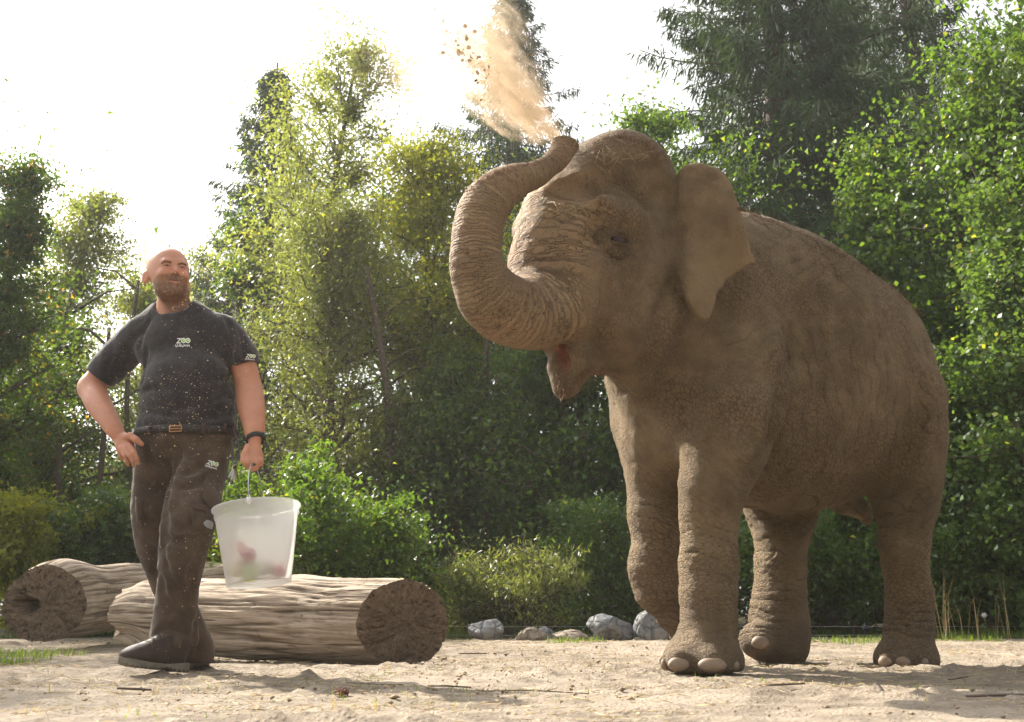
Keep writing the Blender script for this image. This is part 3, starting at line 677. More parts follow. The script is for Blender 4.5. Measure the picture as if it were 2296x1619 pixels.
# ================================================================== grass, litter, fence
def blades(name, label, cat, pts, hgt, wid, seed, kind='grass', bend=.5, mat=None):
    g = np.random.default_rng(seed); n = len(pts); a = g.uniform(0, 2 * math.pi, n); d = np.stack([np.cos(a), np.sin(a), 0 * a], 1); w = np.stack([-np.sin(a), np.cos(a), 0 * a], 1)
    h = (hgt * g.uniform(.5, 1.3, n))[:, None]; b = (g.uniform(.1, 1, n) * bend)[:, None]; up = np.array([0, 0, 1.0]); wd = wid * g.uniform(.6, 1.3, n)[:, None]
    m1 = pts + up * h * .55 + d * h * b * .25; m2 = pts + up * h * (1 - .25 * b) + d * h * b
    V = np.stack([pts - w * wd, pts + w * wd, m1 - w * wd * .8, m1 + w * wd * .8, m2], 1).reshape(-1, 3)
    k = np.arange(n)[:, None] * 5; Q = np.concatenate([k + np.array([[0, 1, 3, 2]])]); T_ = k + np.array([[2, 3, 4]])
    o = np_mesh(name, V, [Q, T_], LM[kind], None, False, {'lv': np.repeat(g.uniform(0, .96, n), 5)}); tag(o, label, cat, kind='stuff'); return o
def scatter(g, n, x0, x1, y0, y1, thr=None, fr=2.0, s=3):
    x = g.uniform(x0, x1, n); y = g.uniform(y0, y1, n)
    if thr is not None:
        k = fbm(np.stack([x * fr, y * fr, 0 * x], 1), 3, s) > thr; x, y = x[k], y[k]
    return np.stack([x, y, ground_z(x, y) + .002], 1)
g_ = np.random.default_rng(500)
blades('grass', 'strip of short grass along the forest edge', 'grass', scatter(g_, 42000, -7, 8, 8.3, 10.8, -.1, .8, 5) * 1.0, .075, .0035, 501)
blades('grass', 'sunlit green grass growing at the left edge of the sand', 'grass', scatter(g_, 1500, -3.1, -2.42, 4.9, 6.2, .0, 3, 6), .06, .0026, 502, bend=1.2)
blades('grass', 'sparse grass tufts round the rocks', 'grass', scatter(g_, 5000, .2, 3.6, 6.9, 8.3, .30, 2.2, 7), .05, .0025, 503)
pt = np.concatenate([np.array([[1.95 + g_.normal() * .05, 3.35 + g_.normal() * .05, 0] for _ in range(160)]), scatter(g_, 900, -3, 4, 2.3, 5.5, .42, 1.6, 8)]); pt[:, 2] = ground_z(pt[:, 0], pt[:, 1])
blades('grass', 'scattered dry grass tufts on the sand', 'grass', pt, .035, .0016, 504, 'straw', 1.2)
pt = scatter(g_, 2600, -3, 4, 2.3, 5.5, .25, 1.3, 18); blades('grass', 'trodden green grass wisps on the sand', 'grass', pt, .022, .0014, 514, 'grass', 1.8)
gr_ = np.concatenate([np.stack([P(u, 1400, 8.4)[0] + g_.normal(size=9) * .12, 8.4 + g_.normal(size=9) * .15, np.zeros(9)], 1) for u in (2110, 2160, 2215)]); gr_[:, 2] = ground_z(gr_[:, 0], gr_[:, 1])
blades('tall_grass', 'tall dry grass stalks right of the near hind leg', 'grass', gr_, .50, .0035, 505, 'straw', .5)
def litter():
    g = np.random.default_rng(600); n = 15000; x = g.uniform(-3.6, 4.2, n); y = 2.1 + 5.8 * g.random(n) ** .9; k = fbm(np.stack([x * 1.2, y * 2.2, 0 * x], 1), 3, 33) > -.3; x, y = x[k], y[k]; n = len(x)
    a = g.normal(0, .9, n); L = g.exponential(.014, n) + .006; d = np.stack([np.cos(a), np.sin(a), g.normal(0, .12, n)], 1); w = np.stack([-np.sin(a), np.cos(a), 0 * a], 1); c = np.stack([x, y, ground_z(x, y) + .008 + .006 * g.random(n)], 1)
    L = L[:, None]; wd = g.uniform(.0006, .0022, n)[:, None]; up = np.array([0, 0, 1.0])
    V = np.stack([c - d * L - w * wd, c - d * L + w * wd, c + d * L, c + up * wd * 1.6], 1).reshape(-1, 3); i = np.arange(n)[:, None] * 4
    T_ = np.concatenate([i + np.array([[0, 1, 3]]), i + np.array([[1, 2, 3]]), i + np.array([[2, 0, 3]]), i + np.array([[0, 2, 1]])])
    lv = np.repeat(g.uniform(0, 1, n) ** .7, 4); o = np_mesh('plant_litter', V, T_, LM['straw'], None, False, {'lv': lv}); tag(o, 'bits of straw and bark strewn over the sand', 'litter', kind='stuff')
    # clods and pebbles
    n = 6500; x = g.uniform(-3.6, 4.2, n); y = 2.1 + 6.2 * g.random(n); k = fbm(np.stack([x * .9, y * 1.6, 0 * x], 1), 3, 35) > -.05; x, y = x[k], y[k]; n = len(x)
    r = (g.exponential(.0026, n) + .0016); base = np.array([(1, 0, 0), (-1, 0, 0), (0, 1, 0), (0, -1, 0), (0, 0, 1), (0, 0, -1)], float); V = base[None] * g.uniform(.6, 1.2, (n, 6, 1)) * r[:, None, None] * np.array([1, 1, .7]) + g.normal(size=(n, 6, 3)) * r[:, None, None] * .15
    V = V + np.stack([x, y, ground_z(x, y) + .008], 1)[:, None]; F8 = np.array([(0, 2, 4), (2, 1, 4), (1, 3, 4), (3, 0, 4), (2, 0, 5), (1, 2, 5), (3, 1, 5), (0, 3, 5)]); T_ = (np.arange(n)[:, None, None] * 6 + F8).reshape(-1, 3)
    o = np_mesh('pebbles', V.reshape(-1, 3), T_, simple('clod', (.24, .18, .125), .95, .1, .5, 40), None, False); o.name = 'soil_crumbs'; tag(o, 'crumbs of dry soil and small pebbles on the sand', 'soil crumbs', kind='stuff')
litter()
TWIG = simple('twig', (.12, .09, .07), .9, .1, .4, 30)
def stick(u, v, L, ang, r, label, bend=.1):
    elev = TH - math.atan((v - CY) / F_PX); D = CAM_H / max(math.tan(-elev), .02); p = P(u, v, D); t = np.linspace(-.5, .5, 9); d = np.array([math.cos(ang), math.sin(ang), 0]); w = np.array([-d[1], d[0], 0])
    pts = np.stack([p[0] + t * L * d[0] + bend * L * (t ** 2) * w[0], p[1] + t * L * d[1] + bend * L * (t ** 2) * w[1], 0 * t], 1); pts[:, 2] = ground_z(pts[:, 0], pts[:, 1]) + r + .009
    r = r * .75; b = MB(); b.tube(pts, r * (1 - .4 * np.abs(t)), 6); m_ = pts[5]; b.tube([m_, m_ + w * L * .12 + d * L * .08 + np.array([0, 0, .006])], [r * .6, r * .3], 5); o = b.build('stick', TWIG); tag(o, label, 'stick', 'sticks on the sand')
for s_ in [(1755, 1547, .16, .15, .0055, 'thin dark stick in front of the near front foot'), (1195, 1560, .34, .02, .003, 'long thin twig in front of the sawn log end'), (1010, 1552, .14, .35, .004, 'short curved twig left of the long thin twig'), (2250, 1568, .22, .1, .006, 'dark stick at the right edge of the sand'),
           (520, 1517, .18, .0, .003, 'thin twig right of the boots'), (300, 1560, .10, .25, .006, 'flat dark bark chip in front of the boots'), (1060, 1478, .16, -.1, .006, 'dark stick beside the sawn log end'), (1700, 1474, .12, .2, .004, 'small stick between the elephant feet'),
           (840, 1535, .20, .0, .0025, 'fine straight twig below the log'), (2150, 1520, .12, .5, .004, 'short twig right of the hind foot')]: stick(*s_)
def pine_cone():
    p = P(765, 1561, CAM_H / math.tan(math.atan((1561 - CY) / F_PX) - TH)); root = empty('pine_cone', (p[0], p[1], float(ground_z(p[0], p[1])) + .014), 'small reddish cone lying on the sand in the foreground', 'cone')
    cm = simple('cone_scales', (.16, .07, .045), .8); b = MB()
    for k in range(60):
        a = k * 2.4; t = k / 60; r = .013 * math.sin(math.pi * (.12 + .8 * t)); c = np.array([(t - .5) * .042, r * math.cos(a), r * math.sin(a)]); o_ = nrm(np.array([.6, math.cos(a), math.sin(a)])); s2 = nrm(np.cross(o_, (1, 0, 0)))
        b.add([c - s2 * .004, c + s2 * .004, c + o_ * .008 + s2 * .002, c + o_ * .008 - s2 * .002], [[0, 1, 2, 3]])
    b.tube([(-.02, 0, 0), (0, 0, 0), (.02, 0, 0)], [.006, .011, .006], 8); o = b.build('scale_body', cm); o.parent = root
pine_cone()
def dandelion():
    p = P(2207, 1380, 8.3); gz = float(ground_z(p[0], 8.3)); root = empty('dandelion', (p[0], 8.3, gz), 'dandelion clock on a thin stem at the right of the hind leg', 'dandelion'); h = p[2] - gz
    b = MB(); b.tube([(0, 0, 0), (.01, 0, h * .5), (0, 0, h)], [.003, .002, .002], 5); b.build('stem', LM['grass']).parent = root
    b = MB(); g = np.random.default_rng(3)
    for k in range(90):
        d = nrm(g.normal(size=3)); b.tube([np.array([0, 0, h]) + d * .004, np.array([0, 0, h]) + d * .022], [.0004, .0012], 3)
    b.build('seed_head', simple('fluff', (.7, .7, .68), .9)).parent = root
dandelion()
def fence():
    root = empty('wire_fence', (2.9, 8.7, 0), 'low thin wire fence with short dark posts along the forest edge', 'fence'); dk = simple('fence_black', (.03, .03, .035), .6); wi = simple('fence_wire', (.30, .30, .29), .4, .5)
    xs = [P(u, 1425, 8.7)[0] for u in (1490, 1941, 2400)]; zt = [P(u, 1405, 8.7)[2] for u in (1490, 1941, 2400)]
    for x, z in zip(xs, zt):
        gz = float(ground_z(x, 8.7)); b = MB(); b.tube([(x, 8.7, gz - .02), (x, 8.7, z + .03)], .010, 6); b.tube([(x, 8.7, z - .03), (x, 8.7, z - .01), (x, 8.7, z + .01)], [.02, .028, .02], 8); b.build('post', dk, root)
    for dz in (0, -.07):
        b = MB(); b.tube([(x, 8.69, z + dz) for x, z in zip([-1] + xs, [zt[0]] + zt)], .0016, 4); b.build('wire', wi, root)
fence()
def haze():
    bm = bmesh.new(); bmesh.ops.create_cube(bm, size=1)
    for v in bm.verts: v.co = Vector((v.co.x * 190, v.co.y * 282 + 124, v.co.z * 25 + 11.2))
    me = bpy.data.meshes.new('haze'); bm.to_mesh(me); bm.free(); m = Mat('haze'); v = m.n('ShaderNodeVolumePrincipled'); v.inputs['Color'].default_value = (.93, .94, .92, 1); v.inputs['Density'].default_value = .0011; v.inputs['Anisotropy'].default_value = .3
    m.L(v.outputs[0], m.out.inputs['Volume']); me.materials.append(m.m); o = bpy.data.objects.new('haze', me); COL.objects.link(o); tag(o, 'thin dusty haze filling the air of the clearing', 'haze', kind='stuff')
haze()
# ================================================================== elephant
PH = math.radians(30)
BA = np.array([math.cos(PH), math.sin(PH), 0]); BN = np.array([-math.sin(PH), math.cos(PH), 0])
BO = np.array([.675, 4.66, 0])                      # ground under the breast bone
def B(s, n, z): return BO + s * BA + n * BN + np.array([0, 0, z])
def E(u, v, n): return plane_pt(u, v, BO + n * BN, BN)
HF = np.array([-math.cos(math.radians(48)), -math.sin(math.radians(48)), 0])     # where the head points
HL = np.array([-HF[1], HF[0], 0])                                                # its left side, towards the camera
HC = np.array([.38, 4.30, 0])
def Hd(f, l, z): return HC + f * HF + l * HL + np.array([0, 0, z])
def T(u, v, l=0.0): return plane_pt(u, v, HC + l * HL, HL)
UP = np.array([0, 0, 1.0])

def elephant_body():
    g = SDF((-.35, 3.15, -.03), (3.0, 6.3, 2.62), 0.0108)
    # barrel: sections along the spine
    sec = np.array([  # s, top, bottom, half width
        [-.27, 1.72, 1.62, .03], [-.19, 1.95, 1.30, .16], [-.08, 2.06, 1.12, .26], [.08, 2.18, .98, .34], [.3, 2.27, .84, .43], [.58, 2.29, .76, .52], [.88, 2.25, .74, .58],
        [1.12, 2.16, .78, .56], [1.32, 2.05, .88, .50], [1.48, 1.88, 1.02, .40], [1.60, 1.70, 1.20, .25], [1.67, 1.52, 1.45, .04]])
    sl, X, Y, Z = g.win(g.lo, g.lo + g.h * g.n)
    s = ((X - BO[0]) * BA[0] + (Y - BO[1]) * BA[1]); n = ((X - BO[0]) * BN[0] + (Y - BO[1]) * BN[1])
    zt = np.interp(s, sec[:, 0], sec[:, 1]); zb = np.interp(s, sec[:, 0], sec[:, 2]); hn = np.interp(s, sec[:, 0], sec[:, 3])
    hz = (zt - zb) / 2; zc = (zt + zb) / 2
    over = np.maximum(s - 1.67, 0) + np.maximum(-.27 - s, 0)
    q = (np.abs(n) / hn) ** 2.15 + (np.abs(Z - zc) / hz) ** 2.15
    d = (q ** (1 / 2.15) - 1) * np.minimum(hn, hz) + over
    d = np.where(hn < .3, d * .9, d).astype(np.float32)
    g.a[:] = np.minimum(g.a, d)
    # blur the linear joints of the sections
    for ax in (0, 1, 2):
        for _ in range(4):
            a = g.a; b = a.copy(); sl0 = [slice(None)] * 3; sl1 = [slice(None)] * 3; sl2 = [slice(None)] * 3
            sl0[ax] = slice(3, -3); sl1[ax] = slice(0, -6); sl2[ax] = slice(6, None)
            b[tuple(sl0)] = (a[tuple(sl0)] * 2 + a[tuple(sl1)] + a[tuple(sl2)]) / 4; g.a = b
    # rump and hips
    g.ell(B(1.27, -.24, 1.42), (.36, .30, .52), (BA, BN, UP), .15)
    g.ell(B(1.22, .26, 1.42), (.36, .28, .52), (BA, BN, UP), .15)
    # far hind leg
    L = [(E(1750, 1060, .26), 112), (E(1752, 1134, .26), 80), (E(1752, 1197, .25), 58), (E(1749, 1270, .24), 53), (E(1748, 1342, .24), 56), (E(1748, 1395, .24), 62), (E(1752, 1430, .24), 60)]
    g.chain([p for p, _ in L], [px(p, r) for p, r in L], .05)
    a, b = E(1697, 1437, .20), E(1755, 1448, .24)
    g.cone(a, b, px(a, 40), px(b, 52), .05)
    g.cone(E(1712, 1458, .22), E(1760, 1462, .24), .055, .085, .05)
    # far front leg, wrist bent
    L = [(E(1480, 860, .27), 120), (E(1478, 950, .27), 85), (E(1482, 1018, .27), 62), (E(1478, 1163, .27), 58), (E(1474, 1270, .27), 60), (E(1476, 1325, .27), 54)]
    g.chain([p for p, _ in L], [px(p, r) for p, r in L], .06)
    L = [(E(1480, 1318, .27), 54), (E(1508, 1368, .27), 42), (E(1535, 1405, .28), 36)]
    g.chain([p for p, _ in L], [px(p, r) for p, r in L], .03)
    p = E(1562, 1436, .28); g.ell(p, (.15, .14, .10), (nrm(BA - .9 * UP), BN, nrm(.9 * BA + UP)), .04)
    # near hind leg
    L = [(E(2010, 900, -.36), 108), (E(2022, 985, -.36), 92), (E(2030, 1060, -.34), 78), (E(2030, 1125, -.31), 67), (E(2028, 1214, -.29), 51), (E(2030, 1280, -.28), 43), (E(2040, 1345, -.27), 48), (E(2038, 1404, -.27), 48), (E(2034, 1450, -.27), 55)]
    g.chain([p for p, _ in L], [px(p, r) for p, r in L], .06)
    p = E(2030, 1478, -.27); g.ell(p, (.165, .15, .105), (BA, BN, UP), .04)
    g.cone(E(2052, 1180, -.28), E(2066, 1110, -.30), px(p, 20), px(p, 30), .05)     # hock cord
    # chest
    g.ell(B(.18, -.03, 1.22), (.25, .32, .30), (BA, BN, UP), .10)
    g.ell(B(.12, .12, 1.10), (.15, .2, .22), (BA, BN, UP), .08)
    L = [(E(1478, 860, .24), 100), (E(1476, 950, .27), 78), (E(1480, 1040, .27), 60), (E(1478, 1130, .27), 56)]
    g.chain([p for p, _ in L], [px(p, r) for p, r in L], .13)
    g.cone(E(1545, 800, -.17), E(1592, 985, -.27), px(BO, 108), px(BO, 74), .14)
    # near front leg: smooth everywhere but at its rear fold
    L = [(E(1640, 760, -.25), 122), (E(1650, 850, -.30), 114), (E(1640, 930, -.34), 104), (E(1624, 1010, -.33), 90), (E(1600, 1090, -.30), 74), (E(1592, 1153, -.28), 63), (E(1590, 1270, -.27), 62), (E(1588, 1342, -.27), 61), (E(1588, 1410, -.27), 60), (E(1582, 1445, -.27), 66)]
    g.chain([p for p, _ in L], [px(p, r) for p, r in L], .045)
    p = E(1574, 1478, -.27); g.ell(p, (.172, .168, .115), (BA, BN, UP), .04)
    g.ell(E(1600, 700, -.27), (.27, .13, .40), (BA, BN, UP), .12)        # shoulder blade
    # toes
    for (u, v, n, r) in [(1520, 1482, -.33, 26), (1592, 1486, -.40, 30), (1648, 1485, -.36, 22), (1492, 1484, -.25, 16), (1985, 1480, -.33, 17), (2020, 1482, -.36, 20), (2074, 1483, -.36, 15), (1706, 1440, .14, 26)]:
        p = E(u, v, n); g.ell(p, (px(p, r),) * 3, None, .03)
    # sheath under the belly
    g.chain([E(1890, 1125, -.02), E(1925, 1138, -.02), E(1942, 1158, -.02)], [.07, .045, .03], .05)
    g.ell(E(1943, 1166, -.02), (.035, .03, .03), None, .015)
    # neck
    g.cone(Hd(-.22, .0, 1.93), B(.25, -.02, 1.75), .32, .40, .12)
    g.cone(Hd(-.20, .02, 1.68), B(.15, -.02, 1.45), .22, .32, .10)
    # skull
    g.ell(Hd(-.06, 0, 2.07), (.35, .34, .33), (HF, HL, UP), .10)
    g.ell(Hd(-.10, .135, 2.205), (.27, .195, .225), (HF, HL, UP), .05)
    g.ell(Hd(-.10, -.145, 2.21), (.25, .18, .215), (HF, HL, UP), .05)
    # forehead and face down to the trunk
    g.ell(Hd(.18, 0, 1.93), (.22, .25, .24), (HF, HL, UP), .08)
    g.ell(Hd(.13, .235, 1.93), (.14, .07, .10), (HF, HL, UP), .07)       # near brow
    g.ell(Hd(.15, -.235, 1.95), (.13, .07, .12), (HF, HL, UP), .06)      # far brow
    g.ell(Hd(-.10, .19, 1.68), (.27, .17, .37), (HF, HL, UP), .10)       # cheek
    g.ell(Hd(-.10, -.19, 1.68), (.27, .17, .37), (HF, HL, UP), .10)
    # trunk
    TR = [(1268, 500, 0, 100), (1246, 566, 0, 94), (1246, 629, 0, 94), (1228, 680, 0, 86), (1178, 706, 0, 76), (1130, 694, 0, 71), (1096, 664, 0, 64), (1075, 622, 0, 58), (1066, 576, 0, 55), (1072, 503, 0, 53), (1088, 460, .01, 52), (1117, 428, .03, 45), (1152, 406, .05, 37), (1191, 396, .07, 29), (1227, 379, .09, 26), (1250, 355, .10, 25), (1262, 336, .10, 25)]
    tp = bez([T(u, v, l) for u, v, l, _ in TR], 6); tr = np.interp(np.linspace(0, len(TR) - 1, len(tp)), range(len(TR)), [px(T(u, v, l), r) for u, v, l, r in TR])
    for i in range(len(tp) - 1): g.cone(tp[i], tp[i + 1], tr[i], tr[i + 1], .02 if i < 40 else .012)
    for sg in (1, -1):                                                    # the wide root of the trunk over the mouth
        g.cone(Hd(.26, .13 * sg, 1.72), Hd(.25, .13 * sg, 1.50), .125, .11, .10)
    tip = tp[-1]; g.ell(tip + np.array([.012, -.005, .028]), (.066, .05, .03), (nrm((1, 0, -.35)), (0, 1, 0), nrm((.35, 0, 1))), .03)
    g.ell(tip + np.array([-.012, 0, .055]), (.026, .03, .045), (nrm((1, 0, -.3)), (0, 1, 0), nrm((.3, 0, 1))), .02, 'sub')
    # lower jaw and lip
    g.ell(Hd(.04, 0, 1.44), (.25, .22, .155), (nrm(HF - .1 * UP), HL, UP), .06)
    g.cone(T(1350, 770, 0), T(1300, 790, .0), .13, .085, .05)
    g.chain([T(1298, 790, .07), T(1296, 832, .045), T(1279, 872, .015)], [.062, .050, .036], .02)
    g.chain([T(1258, 785, -.06), T(1246, 822, -.04), T(1260, 878, -.01)], [.050, .040, .034], .012)
    g.cone(T(1272, 765, .02), T(1267, 868, .05), .034, .014, .015, None, 'sub')
    # folds under the throat
    g.chain([T(1400, 800, .08), T(1428, 842, .09), T(1436, 866, .09)], [.08, .06, .035], .07)
    g.chain([T(1480, 780, .18), T(1452, 838, .12), T(1437, 866, .10)], [.07, .045, .03], .05)
    # temple hollow, eye socket, mouth corner
    g.ell(Hd(.02, .33, 2.09), (.13, .07, .11), (HF, HL, UP), .09, 'sub')
    eye = T(1385, 538, .30)
    
    g.below(0.003)
    g.groove([(1360, 628), (1368, 660), (1362, 700), (1350, 745), (1335, 768)], [.012, .026, .030, .026, .014], .5, .03)
    g.groove([(1345, 552), (1362, 566), (1385, 572), (1405, 566)], [.008, .010, .010, .008], .25, .03)
    g.groove([(1355, 385), (1372, 408), (1395, 428), (1430, 445)], [.03, .055, .06, .03], .38, .08)
    g.groove([(1340, 470), (1370, 466), (1405, 480), (1425, 510)], [.03, .045, .045, .03], .35, .06, 'add')
    g.groove([(1515, 610), (1500, 690), (1470, 770), (1440, 825)], [.02, .035, .035, .02], .4, .05)
    g.groove([(1300, 560), (1330, 540), (1345, 500), (1330, 455)], [.01, .02, .02, .01], .2, .06)
    g.groove([(1313, 800), (1350, 790), (1385, 760)], [.01, .014, .008], .3, .03)
    g.groove([(1250, 425), (1290, 415), (1335, 425)], [.02, .03, .02], .2, .07)
    g.groove([(1776, 740), (1778, 800), (1768, 860), (1752, 920), (1738, 985), (1705, 1040), (1672, 1095)], [.01, .03, .045, .05, .05, .04, .02], .42, .03)
    g.groove([(2075, 850), (2062, 927), (2052, 979), (2037, 1018), (2015, 1060), (1975, 1098)], [.01, .025, .035, .04, .04, .02], .25, .06)
    g.groove([(1820, 560), (1845, 680), (1850, 800), (1835, 900)], [.01, .02, .02, .008], .18, .04)
    g.groove([(1780, 560), (1800, 660), (1806, 760), (1800, 860)], [.01, .02, .02, .008], .2, .04)
    g.groove([(1880, 600), (1890, 700), (1885, 780)], [.01, .018, .008], .16, .04)
    for q in range(5):
        u = 1462 + q * 10
        g.groove([(u - 4, 420), (u + 6, 500), (u + 2, 570), (u - 10, 640), (u - 22, 720)], [.006, .014, .014, .012, .006], .2, .02)
    return g, tp, tr

def poly_sd(x, y, P2):
    d = np.full(x.shape, 1e9, np.float32); inside = np.zeros(x.shape, bool); n = len(P2)
    for i in range(n):
        ax, ay = P2[i]; bx, by = P2[(i + 1) % n]
        ex, ey = bx - ax, by - ay; wx, wy = x - ax, y - ay
        t = np.clip((wx * ex + wy * ey) / (ex * ex + ey * ey + 1e-12), 0, 1)
        d = np.minimum(d, (wx - ex * t) ** 2 + (wy - ey * t) ** 2)
        c = ((ay > y) != (by > y)) & (x < (bx - ax) * (y - ay) / (by - ay + 1e-12) + ax); inside ^= c
    d = np.sqrt(d); return np.where(inside, -d, d)

def ear_off(x, y):
    rp = .009 * np.sin(x * 31 + y * 9) * sstep(.05, .3, x)
    return rp + .040 * np.sin(x * 9.0) * sstep(-.3, .4, y) + .038 * np.sin(y * 9 + x * 3 + 1.0) * sstep(.02, .3, x) - .05 * sstep(.18, .36, y) - .10 * sstep(.0, .14, -x + .03) + .05 * sstep(.05, .35, -y) 
def add_ear(g, root, e, nn, pts, k=.03, bend=1.0):
    "a thin curved plate with an outline in its own (e, z) plane"
    P2 = np.array(pts); P2 = np.array(bez(np.vstack([P2, P2[:1]]), 4))[:-1]
    lo = root + e * P2[:, 0].min() + UP * P2[:, 1].min(); hi = root + e * P2[:, 0].max() + UP * P2[:, 1].max()
    sl, X, Y, Z = g.win(np.minimum(lo, hi) - .12, np.maximum(lo, hi) + .12)
    x = (X - root[0]) * e[0] + (Y - root[1]) * e[1] + 0 * Z; y = Z - root[2] + 0 * x
    w = (X - root[0]) * nn[0] + (Y - root[1]) * nn[1] + 0 * Z
    off = bend * ear_off(x, y).astype(np.float32)
    d2 = poly_sd(x, y, P2)
    th = .021 - .008 * sstep(.0, .3, x) 
    a = np.abs(w - off) - th
    d = np.minimum(np.maximum(d2 + .012, a), 0) + np.sqrt(np.maximum(d2 + .012, 0) ** 2 + np.maximum(a, 0) ** 2) - .004
    g.put(sl, d.astype(np.float32), k)

def build_elephant():
    g, tp, tr = elephant_body()
    EE = nrm(-.72 * HF + .7 * HL); EN = nrm(.7 * HF + .72 * HL)
    root = Hd(-.15, .33, 1.98)
    def ep(u, v):
        p = plane_pt(u, v, root, EN); return (np.dot(p - root, EE), p[2] - root[2])
    out = [(1498, 420), (1518, 382), (1545, 366), (1585, 372), (1622, 392), (1640, 425), (1655, 470), (1668, 520), (1682, 565), (1695, 603), (1674, 606), (1664, 617), (1650, 618), (1640, 632), (1627, 636), (1620, 655), (1606, 662), (1602, 684), (1590, 715), (1578, 733), (1556, 722), (1534, 692), (1518, 655), (1504, 600), (1498, 520)]
    add_ear(g, root, EE, EN, [ep(*q) for q in out], .018)
    g.groove([(1516, 392), (1507, 430), (1503, 480), (1505, 540), (1502, 590), (1508, 640), (1524, 690)], [.010, .020, .024, .022, .022, .02, .012], .45, .015)
    g.groove([(1530, 470), (1522, 520), (1524, 570)], [.008, .016, .008], .4, .02)
    g.groove([(1545, 385), (1575, 388), (1612, 405)], [.006, .010, .006], .3, .02)
    e2 = nrm(-.9 * HF - .35 * HL); n2 = nrm(-.9 * HL + .35 * HF); r2 = Hd(-.20, -.30, 1.98)
    add_ear(g, r2, e2, n2, [(-.02, .25), (.1, .28), (.28, .2), (.38, -.05), (.25, -.15), (.18, -.4), (.05, -.3), (-.02, 0)], .035)
    V, Q = g.mesh(); V, Q = keep_large(V, Q)
    V = smooth_mesh(V, Q, 2, .5)
    Nn = vnormals(V, Q)
    # trunk coordinate
    seg = np.concatenate([[0], np.cumsum(np.linalg.norm(np.diff(tp, axis=0), axis=1))])
    best = np.full(len(V), 9.0); tc = np.zeros(len(V)); rr = np.ones(len(V))
    for i in range(len(tp) - 1):
        ab = tp[i + 1] - tp[i]; t = np.clip(((V - tp[i]) @ ab) / (ab @ ab), 0, 1)
        d = np.linalg.norm(V - tp[i] - t[:, None] * ab, axis=1) / (tr[i] + .001)
        m = d < best; best[m] = d[m]; tc[m] = seg[i] + t[m] * (seg[i + 1] - seg[i]); rr[m] = tr[i]
    fwd = (V - HC) @ HF; lat = (V - HC) @ HL
    wt = (1 - sstep(1.12, 1.45, best)) * sstep(.12, .26, fwd)
    s = (V - BO) @ BA; n = (V - BO) @ BN; z = V[:, 2]
    # folds: sharp furrows in families that follow each region
    dsp = np.zeros(len(V)); gro = np.zeros(len(V))
    jit = fbm(V * 5, 3, 3); jit2 = fbm(V * 11, 2, 4)
    def fur(phase, w=.22): return np.exp(-(np.sin(phase) / w) ** 2)
    def cut(mask, phase, amp, w=.22):
        nonlocal dsp, gro
        f = fur(phase, w) * mask; dsp = dsp - amp * f; gro = np.maximum(gro, f * min(1, amp / .007))
    brk = lambda sc, sd, lo=-.15, hi=.35: sstep(lo, hi, fbm(V * sc, 2, sd))
    on_t = wt * sstep(.0, .2, tc)
    cut(on_t * (.55 + .45 * brk(5, 51)) * (1 - .5 * sstep(1.5, 2.0, tc)), tc * 105 + jit * 1.0, .0034, .42)
    leg = 1 - sstep(.75, 1.0, z)
    cut(leg * sstep(.10, .16, z) * (1 - sstep(.36, .55, z)) * (.3 + .7 * brk(4, 52)), z * 82 + jit * 3.0 + s * 4 - n * 3, .0100, .32)
    cut(leg * sstep(.3, .5, z) * brk(4, 53), z * 60 + s * 30 + jit * 2.5, .0055, .24)
    cut(leg * sstep(.3, .5, z) * brk(4, 54), z * 40 - s * 45 + jit * 2.5, .0050, .22)
    bod = sstep(.75, 1.0, z) * (1 - wt) * (fwd < .0)
    bs = bod * sstep(-.1, .15, s)
    cut(bs * brk(2.2, 55, -.3, .3), s * 50 + z * 13 + jit * 2.2, .0048, .24)
    cut(bs * brk(2.6, 56, -.2, .4), s * 24 - z * 46 + jit * 2.0, .0048, .22)
    cut(bs * sstep(.35, .5, s) * (1 - sstep(.75, 1.0, s)) * sstep(1.0, 1.3, z) * brk(1.5, 57, -.5, .1), s * 24 + z * 5 + jit * 1.4, .011, .2)
    hd_ = (1 - wt) * (z > 1.25) * (fwd > -.55) * ((V - root) @ EE < .03)
    cut(hd_ * sstep(-.1, -.3, fwd + .0) * .9 + 0 * z, fwd * 52 + z * 8 + jit * 2.4, .0050, .25)
    cut(hd_ * sstep(1.95, 1.75, z) * sstep(.25, .05, fwd) * brk(3, 58), fwd * 48 + z * 26 + jit * 2.6, .0038, .22)
    cut(hd_ * sstep(1.95, 1.8, z) * brk(3, 59), fwd * 22 - z * 46 + jit * 2.8, .0028, .2)
    cut(hd_ * sstep(2.0, 2.1, z) * brk(3, 60, 0, .4), z * 50 + fwd * 10 + jit * 2.6, .0020, .2)
    ec = V - T(1385, 540, .30); ed_ = np.hypot(ec @ HF, ec[:, 2]) ; near = (lat > .1) * (fwd > -.1)
    gro = np.maximum(gro, near * .45 * np.exp(-(ed_ / .075) ** 2))  # darker brown eye area, with its crease shade put into the colour
    cut(near * sstep(.16, .07, ed_), ed_ * 170 + jit * 1.0, .0035, .35)
    dsp += .006 * fbm(V * 4, 3, 11) + .0025 * fbm(V * 22, 3, 12)
    V = V + Nn * dsp[:, None]
    V[:, 2] = np.maximum(V[:, 2], .002)
    # colours
    pink = (1 - sstep(1.1, 1.6, best)) * sstep(.15, .32, fwd) * (.45 + .55 * sstep(-.5, .6, fbm(V * 4, 3, 21)))
    pink = np.maximum(pink, .55 * sstep(.12, .3, fwd) * (1 - sstep(2.08, 2.2, z)) * sstep(1.3, 1.5, z))
    ed = (V - root) @ EE; en = (V - root) @ EN; ez = V[:, 2] - root[2]
